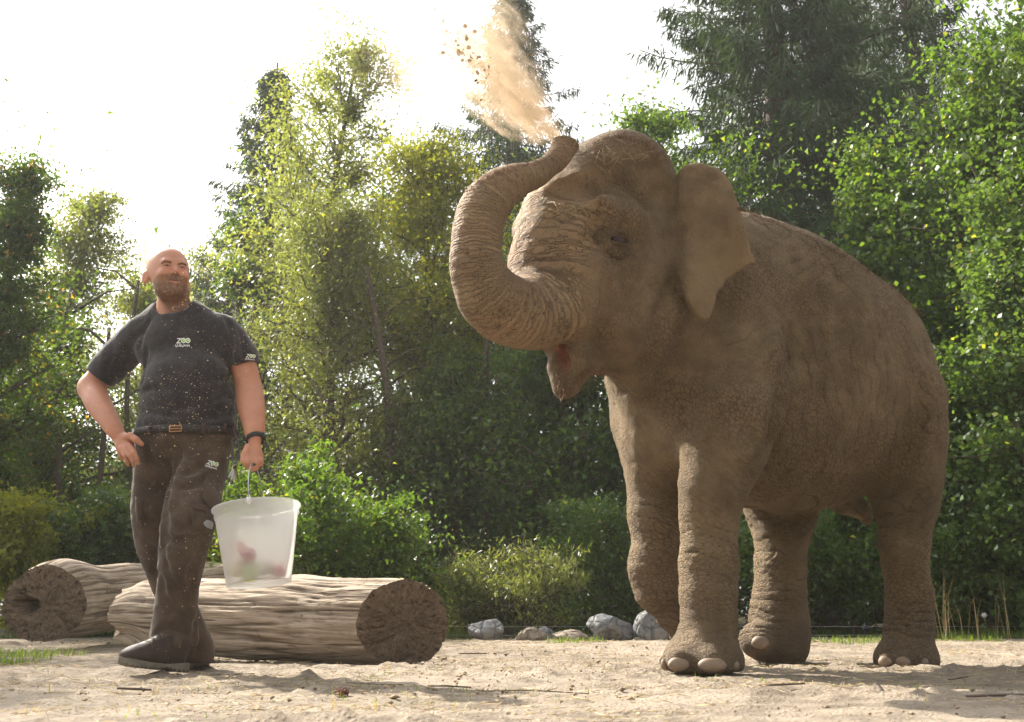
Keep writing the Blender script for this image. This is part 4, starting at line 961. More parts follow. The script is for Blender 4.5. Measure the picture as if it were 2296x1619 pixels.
    ear = (poly_sd(ed, ez, np.array([ep(*q) for q in out])) < .012) * (np.abs(en - ear_off(ed, ez)) < .045) * sstep(.0, .05, ed)
    pink = np.maximum(pink, ear * (.10 + .35 * sstep(.2, .42, ed - .3 * (z - 1.9))))
    mouth = (np.linalg.norm(V - T(1270, 792, 0), axis=1) < .075) * 1.0
    mouth = sstep(.095, .05, 0 * z + np.linalg.norm((V - T(1271, 795, .0)) * np.array([1.6, 1, .75]), axis=1))
    head = (1 - sstep(-.45, -.2, -fwd - .2)) * (z > 1.2)
    foot = 1 - sstep(.05, .5, z)
    up = sstep(.2, .9, Nn[:, 2])
    body_dir = np.where((z < .75)[:, None], np.stack([s * 24, n * 24, z * 55], 1), np.stack([(s + .35 * z) * 40, n * 34, (z - .25 * s) * 22], 1))
    blend = sstep(.55, .95, z)[:, None]
    lowc = np.stack([s * 34, n * 34, z * 66], 1); hic = np.stack([(s + .35 * z) * 64, n * 56, (z - .25 * s) * 38], 1)
    wc = lowc * (1 - blend) + hic * blend
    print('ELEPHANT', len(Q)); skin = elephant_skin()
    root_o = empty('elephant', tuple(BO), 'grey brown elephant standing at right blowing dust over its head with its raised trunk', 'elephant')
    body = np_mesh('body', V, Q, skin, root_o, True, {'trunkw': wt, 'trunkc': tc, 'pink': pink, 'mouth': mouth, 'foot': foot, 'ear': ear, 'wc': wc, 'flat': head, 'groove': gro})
    # eye
    e = T(1384, 540, .292)
    me = Mat('elephant_eye'); r_ = me.noise(me.coord(), 60, 3)
    me.bsdf(me.mix(r_, (.012, .006, .004), (.05, .018, .010)), .3, None, .3)
    bm = bmesh.new(); bmesh.ops.create_uvsphere(bm, u_segments=20, v_segments=12, radius=.036)
    m_ = bpy.data.meshes.new('eye'); bm.to_mesh(m_); bm.free(); m_.materials.append(me.m)
    for p in m_.polygons: p.use_smooth = True
    for sgn in (1, -1):
        o = bpy.data.objects.new('eye', m_); c = HC + np.array([0, 0, e[2]]) + HF * ((e - HC) @ HF) + HL * ((e - HC) @ HL) * sgn
        o.location = c; link(o, root_o)
    # toenails where the toes are, standing proud of the skin
    nail = Mat('toenail'); nn = nail.noise(nail.mapping(nail.coord(), (1, 1, 6)), 40, 4)
    nail.bsdf(nail.mix(nn, (.11, .075, .05), (.29, .21, .145)), .55, nail.bump(nn, .3, .004), .35)
    from mathutils.bvhtree import BVHTree
    bvh = BVHTree.FromPolygons([tuple(v) for v in V], [tuple(int(i) for i in q) for q in Q])
    for (u, v, w, h) in [(1523, 1489, 50, 36), (1597, 1491, 66, 37), (1487, 1489, 18, 32), (1652, 1492, 30, 30), (1985, 1483, 30, 28), (2021, 1485, 38, 27), (2075, 1486, 24, 24), (1705, 1440, 40, 32)]:
        r = Vector(_ray(u, v)).normalized(); loc, nor, _, _ = bvh.ray_cast(Vector(CAM), r)
        if loc is None: continue
        nor = Vector((nor.x, nor.y, 0.15)).normalized(); bm = bmesh.new()
        bmesh.ops.create_uvsphere(bm, u_segments=18, v_segments=12, radius=1.0)
        W_, H_ = px(np.array(loc), w) / 2, px(np.array(loc), h) / 2
        for vv in bm.verts:
            x, y, z_ = vv.co; z_ = z_ if z_ > 0 else z_ * .85
            vv.co = (x * W_ * (1 - .12 * max(z_, 0)), y * .024, z_ * H_)
        me_ = bpy.data.meshes.new('toenail'); bm.to_mesh(me_); bm.free(); me_.materials.append(nail.m)
        for p in me_.polygons: p.use_smooth = True
        o = bpy.data.objects.new('toenail', me_); o.location = loc - nor * .014
        o.location.z = max(o.location.z, H_ * .86 + .002)
        o.rotation_euler = nor.to_track_quat('-Y', 'Z').to_euler(); link(o, root_o)
    # hair on the back, the crown and the chin; straw thrown on the head
    hg = np.random.default_rng(44)
    def tufts(name, pxs, jit_, n, ln, mat, r0, up_=1.0):
        b = MB()
        for k in range(n):
            a = pxs[hg.integers(len(pxs) - 1)] if False else None
            t = hg.uniform(0, len(pxs) - 1.001); i = int(t); f = t - i; u = pxs[i][0] * (1 - f) + pxs[i + 1][0] * f + hg.normal() * jit_; v = pxs[i][1] * (1 - f) + pxs[i + 1][1] * f + abs(hg.normal()) * jit_
            loc, nor, _, _ = bvh.ray_cast(Vector(CAM), Vector(_ray(u, v)).normalized())
            if loc is None: continue
            q = np.array(loc); d = nrm(np.array(nor) + hg.normal(size=3) * .5 + UP * (up_ - 1)); l_ = ln * hg.uniform(.5, 1.4)
            b.tube([q - d * .003, q + d * l_ * .5 + hg.normal(size=3) * l_ * .08, q + d * l_ + hg.normal(size=3) * l_ * .18], [r0, r0 * .8, r0 * .3], 3)
        o = b.build(name, mat, root_o); o['kind'] = 'stuff'; return o
    hm = simple('elephant_hair', (.16, .075, .035), .7)
    tufts('back_hair', [(1650, 466), (1700, 484), (1800, 527), (1900, 577), (2000, 647), (2060, 708)], 2, 420, .028, hm, .0007)
    tufts('crown_hair', [(1320, 330), (1360, 305), (1400, 302), (1450, 322), (1490, 362)], 8, 300, .030, hm, .0008)
    tufts('chin_hair', [(1246, 800), (1262, 880), (1290, 850), (1320, 820), (1400, 830)], 5, 160, .060, hm, .0008, .3)
    tufts('trunk_hair', [(1040, 430), (1090, 395), (1150, 378), (1220, 350)], 5, 160, .022, hm, .0007)
    # eyelids: a small fine piece of the head round the eye
    r = Vector(_ray(1384, 540)).normalized(); loc, nor, _, _ = bvh.ray_cast(Vector(CAM), r)
    c = np.array(loc); nv = nrm(.5 * np.array(nor) + .8 * HL + .3 * HF); fx = nrm(HF - nv * np.dot(HF, nv)); fz = nrm(np.cross(nv, fx)); fz = fz if fz[2] > 0 else -fz
    def ee(x, z_, d): return c + 1.35 * (fx * x + fz * z_ + nv * d)
    KE = 1.35
    q = SDF(c - .16, c + .16, .0035)
    q.ell(ee(0, 0, -.016), (.105, .038, .075), (fx, nv, fz), .001)
    q.ell(ee(.0, .003, -.002), (.050, .026, .032), (fx, nv, fz), .014)
    arc = lambda w, h, t0, t1, o=0: [ee(w * math.cos(t), h * math.sin(t) + o, .020 - .012 * abs(math.cos(t))) for t in np.linspace(t0, t1, 12)]
    q.chain(arc(.036, .026, .1, math.pi - .1), [.007] * 12, .006)
    q.chain(arc(.036, .015, -math.pi + .1, -.1), [.006] * 12, .006)
    q.ell(ee(0, -.001, .014), (.046, .032, .0165), (fx, nv, fz), .003, 'sub')
    for w, h, o in ((.052, .044, .0), (.064, .056, .0)): q.chain(arc(w, h, .3, 2.9, o), [.003] * 12, .006, None, 'sub')
    for w, h, o in ((.050, .030, -.004), (.062, .044, -.004), (.072, .056, -.004)): q.chain(arc(w, h, -2.9, -.2, o), [.0035] * 12, .008, None, 'sub')
    v2, q2 = q.mesh(); v2 = smooth_mesh(v2, q2, 1, .5)
    s2 = (v2 - BO) @ BA; n2_ = (v2 - BO) @ BN
    np_mesh('eyelid', v2, q2, skin, root_o, True, {'wc': np.stack([s2 * 70, n2_ * 70, v2[:, 2] * 50], 1), 'pink': np.full(len(v2), .15), 'flat': np.ones(len(v2)), 'groove': np.full(len(v2), .5)})  # lids darkened all over: furrow shade put into their colour
    global EYE
    EYE = ee(0, -.001, -.006)
    for ch in root_o.children:
        if ch.name.startswith('eye') and not ch.name.startswith('eyelid'):
            sgn = 1 if ch.name == 'eye' else -1
            p = EYE; ch.location = HC + HF * ((p - HC) @ HF) + HL * ((p - HC) @ HL) * sgn + UP * p[2]
    b = MB(); sg = np.random.default_rng(45)
    for k in range(70):
        u, v = (sg.normal(1370, 60), sg.normal(345, 18)) if k < 40 else (sg.normal(1290, 35), sg.normal(468, 12))
        loc, nor, _, _ = bvh.ray_cast(Vector(CAM), Vector(_ray(u, v)).normalized())
        if loc is None: continue
        q = np.array(loc) + np.array(nor) * .004; d = sg.normal(size=3); d = nrm(d - np.array(nor) * (d @ np.array(nor)) * .8) * sg.uniform(.012, .04)
        b.tube([q - d, q + d * .2 + np.array(nor) * .003, q + d], [.0011, .0013, .0009], 3)
    o = b.build('straw', simple('straw_bits', (.42, .32, .18), .8)); tag(o, 'loose bits of straw lying on the head of the elephant', 'straw', kind='stuff')
    return root_o, tp, tr, V, Q, Nn

def elephant_skin():
    m = Mat('elephant_skin'); wc = m.attr('wc', 'Vector'); obj = m.coord()
    tw, tcr = m.attr('trunkw'), m.attr('trunkc')
    warp = m.noise(obj, 7, 3, .5, 0, 1)
    add = m.n('ShaderNodeVectorMath'); add.operation = 'MULTIPLY_ADD'; m.L(warp, add.inputs[0]); add.inputs[1].default_value = (3, 3, 3); m.L(wc, add.inputs[2])
    c1 = m.voro(add.outputs[0], 1.0, 'DISTANCE_TO_EDGE')
    c2 = m.voro(add.outputs[0], 2.6, 'DISTANCE_TO_EDGE')
    c1s = m.ramp(c1, 0.0, .20); c2s = m.ramp(c2, 0.0, .22)
    n1 = m.noise(obj, 9, 6, .6); n2 = m.noise(obj, 60, 5, .65); n3 = m.noise(obj, 2.2, 4, .6)
    # rings round the trunk
    ph = m.math('ADD', m.math('MULTIPLY', tcr, 250.0), m.math('MULTIPLY', m.noise(obj, 14, 3), 9.0))
    ring = m.math('ABSOLUTE', m.math('SINE', ph)); ring = m.math('POWER', ring, .45)
    v3 = m.voro(m.mapping(obj, (1, 1, 1)), 130, 'DISTANCE_TO_EDGE'); v3s = m.ramp(v3, 0, .1)
    cr = m.math('ADD', m.math('MULTIPLY', c1s, .65), m.math('MULTIPLY', c2s, .35))
    mask = m.ramp(n3, .35, .65, .45, 1.0)
    cr = m.math('SUBTRACT', 1.0, m.math('MULTIPLY', m.math('SUBTRACT', 1.0, cr), mask))
    ear = m.attr('ear')
    cr = m.math('MAXIMUM', cr, m.math('MULTIPLY', ear, .6))
    h = m.n('ShaderNodeMix'); h.data_type = 'FLOAT'; m.L(tw, h.inputs[0]); m.L(cr, h.inputs[2]); m.L(ring, h.inputs[3]); H = h.outputs[0]
    Ht = m.math('ADD', H, m.math('ADD', m.math('MULTIPLY', n2, .35), m.math('MULTIPLY', v3s, .18)))
    base = m.cramp(n1, [(0.25, (.130, .088, .046)), (.5, (.205, .143, .075)), (.75, (.300, .215, .118))])
    base = m.mix(m.ramp(n3, .42, .62, 0, .5), base, (.29, .190, .092))
    dust = m.math('MULTIPLY', m.ramp(m.noise(obj, 4, 5, .7), .42, .64), .5)
    sep = m.n('ShaderNodeSeparateXYZ'); ge = m.n('ShaderNodeNewGeometry'); m.L(ge.outputs['Normal'], sep.inputs[0])
    dust = m.math('MULTIPLY', dust, m.ramp(sep.outputs[2], -.1, .9, .35, 1.0))
    base = m.mix(dust, base, (.39, .290, .170))
    base = m.mix(m.math('MULTIPLY', m.attr('pink'), .6), base, m.mix(n1, (.33, .20, .11), (.44, .28, .16)))
    # freckles
    fr = m.voro(obj, 80, 'F1'); frm = m.ramp(fr, .16, .34, 1, 0)
    frm = m.math('MULTIPLY', frm, m.ramp(m.attr('pink'), .2, .6, 0, .6))
    base = m.mix(frm, base, (.085, .065, .05))
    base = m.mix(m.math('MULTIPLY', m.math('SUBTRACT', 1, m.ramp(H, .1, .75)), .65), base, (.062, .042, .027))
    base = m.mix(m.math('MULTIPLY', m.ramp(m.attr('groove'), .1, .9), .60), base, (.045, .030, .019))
    base = m.mix(m.math('MULTIPLY', m.attr('foot'), .45), base, (.14, .10, .072))
    base = m.mix(m.attr('mouth'), base, (.50, .215, .135))
    nrml = m.bump(Ht, 1.0, .016)
    m.bsdf(base, m.ramp(n2, .3, .7, .68, .9), nrml, .25)
    return m.m
EL = build_elephant()
# ================================================================== keeper
def bvh_of(V, Q):
    from mathutils.bvhtree import BVHTree
    return BVHTree.FromPolygons([tuple(v) for v in V], [tuple(int(i) for i in q) for q in Q])
def on_surface(bvh, u, v, off, default=None):
    loc, nor, _, _ = bvh.ray_cast(Vector(CAM), Vector(_ray(u, v)).normalized())
    if loc is None: return default
    return np.array(loc) + np.array(nor) * off
def print_on(bvh, name, text_polys, mat, parent, off=.0012):
    "flat print lying on cloth: 2D shapes dropped on the surface"
    V2, Fs = text_polys; V3 = []; last = None
    for (u, v) in V2:
        p = on_surface(bvh, u, v, off, last); last = p if p is not None else last; V3.append(p if p is not None else CAM)
    me = bpy.data.meshes.new(name); me.from_pydata([tuple(p) for p in V3], [], Fs); me.materials.append(mat)
    o = bpy.data.objects.new(name, me); return link(o, parent)
def text2d(txt, u, v, width, rot=0.0, shear=0.0, hscale=1.0):
    cu = bpy.data.curves.new('t', 'FONT'); cu.body = txt; cu.size = 1; cu.resolution_u = 2; cu.fill_mode = 'FRONT'; cu.offset = .02
    o = bpy.data.objects.new('t', cu); COL.objects.link(o); bpy.context.view_layer.update()
    me = bpy.data.meshes.new_from_object(o.evaluated_get(bpy.context.evaluated_depsgraph_get()))
    V = np.array([v_.co[:2] for v_ in me.vertices]); Fs = [list(p.vertices) for p in me.polygons]
    bpy.data.objects.remove(o); bpy.data.curves.remove(cu); bpy.data.meshes.remove(me)
    V[:, 0] -= V[:, 0].min(); k = width / V[:, 0].max(); V *= k; V[:, 1] *= hscale
    V[:, 0] += shear * V[:, 1]; c, s_ = math.cos(rot), math.sin(rot)
    return [(u + c * a + s_ * b, v - c * b + s_ * a) for a, b in V], Fs
def disc2d(u, v, ru, rv, n=18, ru2=None, rv2=None):
    a = np.linspace(0, 2 * math.pi, n, endpoint=False)
    o = [(u + ru * math.cos(t), v + rv * math.sin(t)) for t in a]
    if ru2 is None: return o, [list(range(n))]
    i = [(u + ru2 * math.cos(t), v + rv2 * math.sin(t)) for t in a]
    return o + i, [[k, (k + 1) % n, n + (k + 1) % n, n + k] for k in range(n)]
def patch_on(bvh, name, corners, mat, parent, off=.004, nu=8, nv=6, thick=.004, puff=.0):
    "a sewn-on piece: grid between four picture corners dropped on the cloth, with thickness"
    c = np.array(corners, float); top = []; last = None
    for j in range(nv + 1):
        for i in range(nu + 1):
            a, b = i / nu, j / nv
            q = (c[0] * (1 - a) + c[1] * a) * (1 - b) + (c[3] * (1 - a) + c[2] * a) * b
            p = on_surface(bvh, q[0], q[1], off + puff * math.sin(math.pi * a) * math.sin(math.pi * b), last); last = p; top.append(p)
    top = np.array(top); n = len(top); bot = top + nrm(top.mean(0) - CAM) * (thick + off)
    g_ = lambda i, j: j * (nu + 1) + i
    Q = [[g_(i, j), g_(i, j + 1), g_(i + 1, j + 1), g_(i + 1, j)] for j in range(nv) for i in range(nu)]
    per = [g_(i, 0) for i in range(nu)] + [g_(nu, j) for j in range(nv)] + [g_(i, nv) for i in range(nu, 0, -1)] + [g_(0, j) for j in range(nv, 0, -1)]
    Q += [[per[k], per[(k + 1) % len(per)], per[(k + 1) % len(per)] + n, per[k] + n] for k in range(len(per))]
    return np_mesh(name, np.vstack([top, bot]), np.array(Q), mat, parent, False)

def R_(p, r): return px(np.asarray(p), r)
def chp(g, L, k=.03, flat=None, op='add'):
    pts = [P(u, v, y) for u, v, y, r in L]; rs = [R_(p, L[i][3]) for i, p in enumerate(pts)]
    if len(pts) > 2 and k > .011:
        q = bez([(*p, r_) for p, r_ in zip(pts, rs)], 4); pts, rs = q[:, :3], q[:, 3]
    g.chain(pts, rs, k, flat, op)

def build_person():
    root = empty('person', tuple(P(390, 1505, 4.45) * np.array([1, 1, 0])), 'bald bearded man in black t-shirt and brown cargo trousers walking with a white bucket', 'person')
    # ---- head frame
    hc = P(378, 616, 4.37); yaw, pit = math.radians(34), math.radians(6)
    hf = np.array([math.sin(yaw) * math.cos(pit), -math.cos(yaw) * math.cos(pit), math.sin(pit)])
    hr = nrm(np.cross(hf, UP)) * 1.0; hr = nrm(np.array([math.cos(yaw), math.sin(yaw), 0.06])); hr = nrm(hr - hf * (hr @ hf)); hu = np.cross(hr, hf)
    hu = hu if hu[2] > 0 else -hu
    HS = 1.10
    def H(f, r, u): return hc + HS * (hf * f + hr * r + hu * u)
    g = SDF((-2.05, 4.02, -.02), (-.98, 4.98, 1.93), .0051)
    # head
    g.ell(H(-.018, 0, .035), (0.1122, 0.0935, 0.0968), (hf, hr, hu), .02)
    g.ell(H(.020, 0, -.012), (0.0792, 0.0814, 0.0825), (hf, hr, hu), .03)
    g.ell(H(.022, 0, -.075), (0.0682, 0.0660, 0.0528), (hf, hr, hu), .035)       # jaw
    g.ell(H(.062, 0, -.100), (0.0286, 0.0330, 0.0242), (hf, hr, hu), .02)        # chin
    g.cone(H(.078, -.038, .022), H(.078, .038, .022), .011, .011, .018)     # brow ridge
    g.ell(H(.066, -.038, -.030), (0.0286, 0.0264, 0.0242), (hf, hr, hu), .018)    # cheeks
    g.ell(H(.066, .038, -.030), (0.0286, 0.0264, 0.0242), (hf, hr, hu), .018)
    g.cone(H(.082, 0, .008), H(.108, 0, -.028), .0085, .0125, .010)         # nose
    g.ell(H(.096, -.011, -.034), (0.0110, 0.0094, 0.0088), (hf, hr, hu), .006); g.ell(H(.096, .011, -.034), (0.0110, 0.0094, 0.0088), (hf, hr, hu), .006)
    for s_ in (-1, 1):
        g.ell(H(.094, .029 * s_, .004), (0.0143, 0.0187, 0.0110), (hf, hr, hu), .012, 'sub')
        g.ell(H(.073, .030 * s_, .001), (0.0154, 0.0165, 0.0110), (hf, hr, hu), .006)
        # ear: a plate with a rim and hollow
        g.ell(H(-.026, .088 * s_, -.015), (0.0220, 0.0088, 0.0363), (nrm(hf - .5 * s_ * hr), nrm(hr + .5 * s_ * hf), hu), .008)
        g.ell(H(-.018, .096 * s_, -.012), (0.0121, 0.0066, 0.0209), (nrm(hf - .5 * s_ * hr), nrm(hr + .5 * s_ * hf), hu), .005, 'sub')
    g.ell(H(.078, 0, -.052), (0.0176, 0.0330, 0.0154), (hf, hr, hu), .012)          # round the mouth
    g.cone(H(.088, -.016, -.071), H(.088, .016, -.070), .006, .006, .008)
    for s_ in (-1, 1): g.cone(H(.086, .030 * s_, -.022), H(.080, .038 * s_, -.055), .001, .001, .008, None, 'sub')
    # neck, torso
    g.cone(P(388, 655, 4.42), P(392, 715, 4.47), .068, .088, .03)
    g.cone(P(392, 718, 4.47), P(338, 738, 4.48), .065, .045, .04); g.cone(P(392, 718, 4.47), P(480, 735, 4.46), .065, .045, .04)
    g.ell(P(410, 785, 4.47), (.165, .115, .18), None, .05); g.ell(P(418, 880, 4.45), (.165, .11, .18), None, .05); g.ell(P(415, 965, 4.46), (.17, .11, .12), None, .05)
    # arms
    chp(g, [(330, 745, 4.48, 26), (262, 802, 4.52, 23), (210, 862, 4.54, 23), (205, 873, 4.53, 22.5)], .03)
    chp(g, [(205, 872, 4.53, 24), (221, 905, 4.46, 25), (243, 940, 4.40, 20), (262, 972, 4.36, 14.5)], .02)
    chp(g, [(495, 745, 4.46, 26), (540, 805, 4.47, 24), (557, 868, 4.47, 24.5), (562, 905, 4.42, 25), (568, 940, 4.36, 21), (572, 985, 4.30, 14.5)], .03)
    # image-left hand: palm, four fingers, thumb
    wr = (262, 972, 4.36)
    g.cone(P(266, 976, 4.36), P(282, 1003, 4.34), .032, .036, .012, ((0, 1, 0), .6))
    for L in ([(290, 996, 4.325, 5.8), (301, 1014, 4.305, 5.2), (308, 1029, 4.31, 4.6), (311, 1040, 4.325, 3.8)],
              [(281, 1003, 4.32, 6.0), (291, 1022, 4.30, 5.4), (298, 1036, 4.31, 4.6), (300, 1046, 4.33, 3.9)],
              [(271, 1004, 4.325, 5.8), (279, 1022, 4.31, 5.2), (285, 1035, 4.32, 4.4), (287, 1043, 4.34, 3.8)],
              [(262, 999, 4.34, 5.2), (267, 1013, 4.34, 4.6), (271, 1024, 4.345, 4.0), (273, 1031, 4.355, 3.4)]): chp(g, L, .004)
    chp(g, [(277, 980, 4.345, 9), (292, 978, 4.32, 8), (305, 986, 4.31, 7), (318, 996, 4.32, 5.5)], .010)
    # image-right hand closed round the bucket handle
    g.cone(P(571, 1000, 4.29), P(570, 1022, 4.275), .028, .036, .012, ((0, 1, 0), .7))
    for i, (u0, y0) in enumerate([(553, 4.235), (562, 4.24), (571, 4.25), (580, 4.27)]):
        z_ = (1026, 1029, 1028, 1024)[i]; e_ = (0, 2, 1, -4)[i]
        chp(g, [(u0 + 4, z_ - 4, y0 + .02, 7.2), (u0 + 4, z_ + 10, y0 - .008, 6.8), (u0 + 4, z_ + 20 + e_, y0 + .015, 6.2), (u0 + 3, z_ + 14 + e_, y0 + .048, 5.6)], .005)
    chp(g, [(556, 1003, 4.27, 9), (548, 1020, 4.245, 7.6), (546, 1034, 4.235, 6.6), (552, 1042, 4.235, 5.4)], .010)
    # legs, under the trousers
    chp(g, [(450, 1000, 4.46, 28), (436, 1100, 4.38, 26), (422, 1190, 4.30, 22), (402, 1300, 4.34, 24), (395, 1470, 4.40, 16)], .03)
    chp(g, [(358, 1000, 4.48, 28), (346, 1120, 4.50, 24), (350, 1215, 4.52, 20), (392, 1340, 4.64, 18), (440, 1470, 4.82, 14)], .03)
    V, Q = g.mesh(); V, Q = keep_large(V, Q); V = smooth_mesh(V, Q, 1, .5)
    f_ = (V - hc) @ hf / HS; r_ = (V - hc) @ hr / HS; u_ = (V - hc) @ hu / HS
    hd = (np.linalg.norm(V - hc, axis=1) < .2)
    jaw = hd * sstep(-.020, -.042, u_ - .25 * f_ + .02 * 0) * sstep(-.02, .02, f_) * (u_ > -.14)
    jaw = hd * sstep(-.030, -.044, u_ + .30 * np.maximum(.055 - f_, 0) - .012 * (np.abs(r_) < .02) * 0) * sstep(-.035, -.005, f_) * sstep(-.150, -.128, u_ - .4 * f_ + .03)
    lip = np.exp(-(((u_ + .070 - 4 * r_ ** 2) / .0045) ** 2 + (r_ / .020) ** 2)) * (f_ > .06)
    cheekgap = np.exp(-(((u_ + .045) / .018) ** 2 + ((np.abs(r_) - .050) / .018) ** 2)) * (f_ > .03)
    beard = np.clip(jaw - lip * 1.2 - cheekgap * .5 * hd, 0, 1)
    red = hd * (np.exp(-(((u_ + .02) / .03) ** 2 + ((np.abs(r_) - .035) / .03) ** 2)) * .5 + sstep(.075, .095, np.abs(r_)) * .9 + np.exp(-((u_ + .02) ** 2 + r_ ** 2) / .02 ** 2) * .5) + (V[:, 2] < 1.35) * .25
    sk = Mat('skin'); ob = sk.coord(); n1 = sk.noise(ob, 30, 5); n2 = sk.noise(ob, 400, 3)
    c = sk.mix(n1, (.40, .185, .110), (.54, .27, .17)); c = sk.mix(sk.math('MULTIPLY', sk.attr('red'), .75), c, (.48, .16, .09))
    c = sk.mix(sk.math('MULTIPLY', sk.attr('lip'), .7), c, (.45, .15, .12))
    st = sk.voro(ob, 420, 'F1'); bm_ = sk.math('MULTIPLY', sk.attr('beard'), sk.ramp(sk.noise(ob, 90, 4, .7), .2, .6, .50, .95))
    c = sk.mix(bm_, c, sk.mix(n2, (.07, .036, .020), (.17, .09, .05)))
    sk.bsdf(c, .48, sk.bump(sk.math('ADD', n2, sk.math('MULTIPLY', n1, 1.5)), .35, .002), .4, Subsurface_Weight=.06, Subsurface_Radius=(.012, .004, .002), Subsurface_Scale=1.0)
    body = np_mesh('body', V, Q, sk.m, root, True, {'beard': beard, 'red': np.clip(red, 0, 1), 'lip': lip})
    hb = bvh_of(V, Q)
    # eyes squinting, brows, forehead creases
    dark = simple('eye_dark', (.02, .015, .012), .2, .5); wht = simple('eye_white', (.45, .38, .34), .2, .5); hair = simple('brow_hair', (.045, .028, .018), .8)
    lidm = simple('lid_skin', (.50, .22, .14), .5)
    for s_ in (-1, 1):
        def EP(a, b, off=0.001):
            o_ = H(.2, .031 * s_ + a, .001 + b); loc, nor, _, _ = hb.ray_cast(Vector(o_), Vector(-hf)); 
            return (np.array(loc) + hf * off) if loc is not None else o_ - hf * .12
        b = MB(); b.tube([EP(a, .0005 * math.cos(a * 120), -.0012) for a in np.linspace(-.011, .011, 9)], np.array([.0008, .0020, .0026, .0030, .0032, .0030, .0026, .0020, .0008]), 6); e_ = b.build('eye', wht, root)
        b = MB(); b.tube([EP(a, .0008, .0004) for a in np.linspace(-.0045, .0045, 4)], [.0015, .0026, .0026, .0015], 6); b.build('pupil', dark, e_)
        b = MB(); b.tube([EP(a, .0032 - 12 * a * a, .0010) for a in np.linspace(-.0135, .0135, 9)], [.0008, .0014, .0018, .002, .002, .002, .0018, .0014, .0008], 6); b.build('eyelash', hair, e_)
        b = MB(); b.tube([EP(a, -.0045 + 10 * a * a, .0006) for a in np.linspace(-.012, .012, 9)], [.001, .0018, .0022, .0024, .0024, .0024, .0022, .0018, .001], 6); b.build('eyelid', lidm, e_)
        b = MB()
        for k in range(70):
            a = rng.uniform(-.019, .017); o0 = .0165 - 14 * (a - .002) ** 2 + rng.uniform(-.0028, .0028)
            q = EP(a, o0, .0005); d_ = hr * rng.uniform(.2, 1.0) * s_ + hu * rng.uniform(-.1, .8) + hf * .3
            b.tube([q, q + nrm(d_) * .0055], [.00075, .0003], 3)
        b.build('eyebrow', hair, root)
    b = MB(); b.tube([(lambda q: np.array(q[0]) + hf * .0004 if q[0] is not None else H(.09, a, -.064))(hb.ray_cast(Vector(H(.2, a, -.064 + 6 * a * a)), Vector(-hf))) for a in np.linspace(-.027, .027, 13)], [.0008] + [.0018] * 11 + [.0008], 6)
    b.build('mouth', simple('mouth_dark', (.09, .03, .02), .5), root)
    for k, (h0, w0) in enumerate(((.062, .040), (.074, .034), (.052, .03))):
        b = MB(); b.tube([(lambda q: np.array(q[0]) - hf * .0001 if q[0] is not None else H(.09, a, h0))(hb.ray_cast(Vector(H(.2, a, h0 - .004 * math.cos(a * 90))), Vector(-hf))) for a in np.linspace(-w0, w0, 9)], [.0004] + [.0010] * 7 + [.0004], 4)
        b.build('forehead_crease', lidm, root)
    # necklace
    b = MB(); ring = [p for p in (on_surface(hb, u, v, .0015) for u, v in bez([(436, 664, 0), (433, 674, 0), (427, 683, 0), (419, 691, 0), (410, 697, 0)], 4)[:, :2]) if p is not None]
    b.tube(ring, .0016, 5); b.build('necklace', simple('silver', (.55, .5, .42), .3, .5, Metallic=1.0), root)

    # ---- t-shirt
    g = SDF((-2.05, 4.15, .82), (-.98, 4.80, 1.75), .0060)
    g.ell(P(408, 772, 4.47), (.213, .132, .185), None, .05)
    g.ell(P(420, 868, 4.435), (.214, .158, .19), None, .05); g.ell(P(421, 920, 4.45), (.213, .150, .10), None, .04); g.ell(P(418, 955, 4.452), (.224, .153, .10), None, .03)
    g.cone(P(330, 750, 4.48), P(490, 746, 4.46), .070, .070, .05)
    g.cone(P(372, 716, 4.48), P(420, 712, 4.47), .085, .082, .05)
    g.cone(P(378, 706, 4.48), P(312, 744, 4.48), .055, .060, .05); g.cone(P(412, 704, 4.47), P(500, 742, 4.46), .055, .060, .05)
    chp(g, [(322, 748, 4.48, 34), (270, 795, 4.52, 36), (224, 846, 4.535, 33)], .03)
    chp(g, [(500, 744, 4.46, 34), (531, 785, 4.465, 33), (549, 818, 4.47, 31)], .03)
    # open ends
    a_ = P(224, 846, 4.535); d_ = nrm(P(203, 873, 4.54) - P(262, 800, 4.52)); g.ell(a_ + d_ * .055, (.065, .12, .12), (d_, nrm(np.cross(d_, UP)), nrm(np.cross(d_, np.cross(d_, UP)))), .004, 'sub')
    a_ = P(549, 820, 4.47); d_ = nrm(P(559, 868, 4.47) - P(535, 790, 4.465)); g.ell(a_ + d_ * .060, (.065, .12, .12), (d_, nrm(np.cross(d_, UP)), nrm(np.cross(d_, np.cross(d_, UP)))), .004, 'sub')
    g.cone(P(391, 640, 4.40), P(390, 694, 4.45), .088, .086, .012, None, 'sub')
    g.ell(P(388, 690, 4.40), (.075, .10, .030), None, .01, 'sub')
    Zw = (g.lo[2] + g.h * np.arange(g.n[2])).astype(np.float32)[None, None, :]; Xw = (g.lo[0] + g.h * np.arange(g.n[0])).astype(np.float32)[:, None, None]
    g.a = np.maximum(g.a, P(418, 960, 4.30)[2] - .002 + .007 * np.sin(Xw * 14) - Zw)
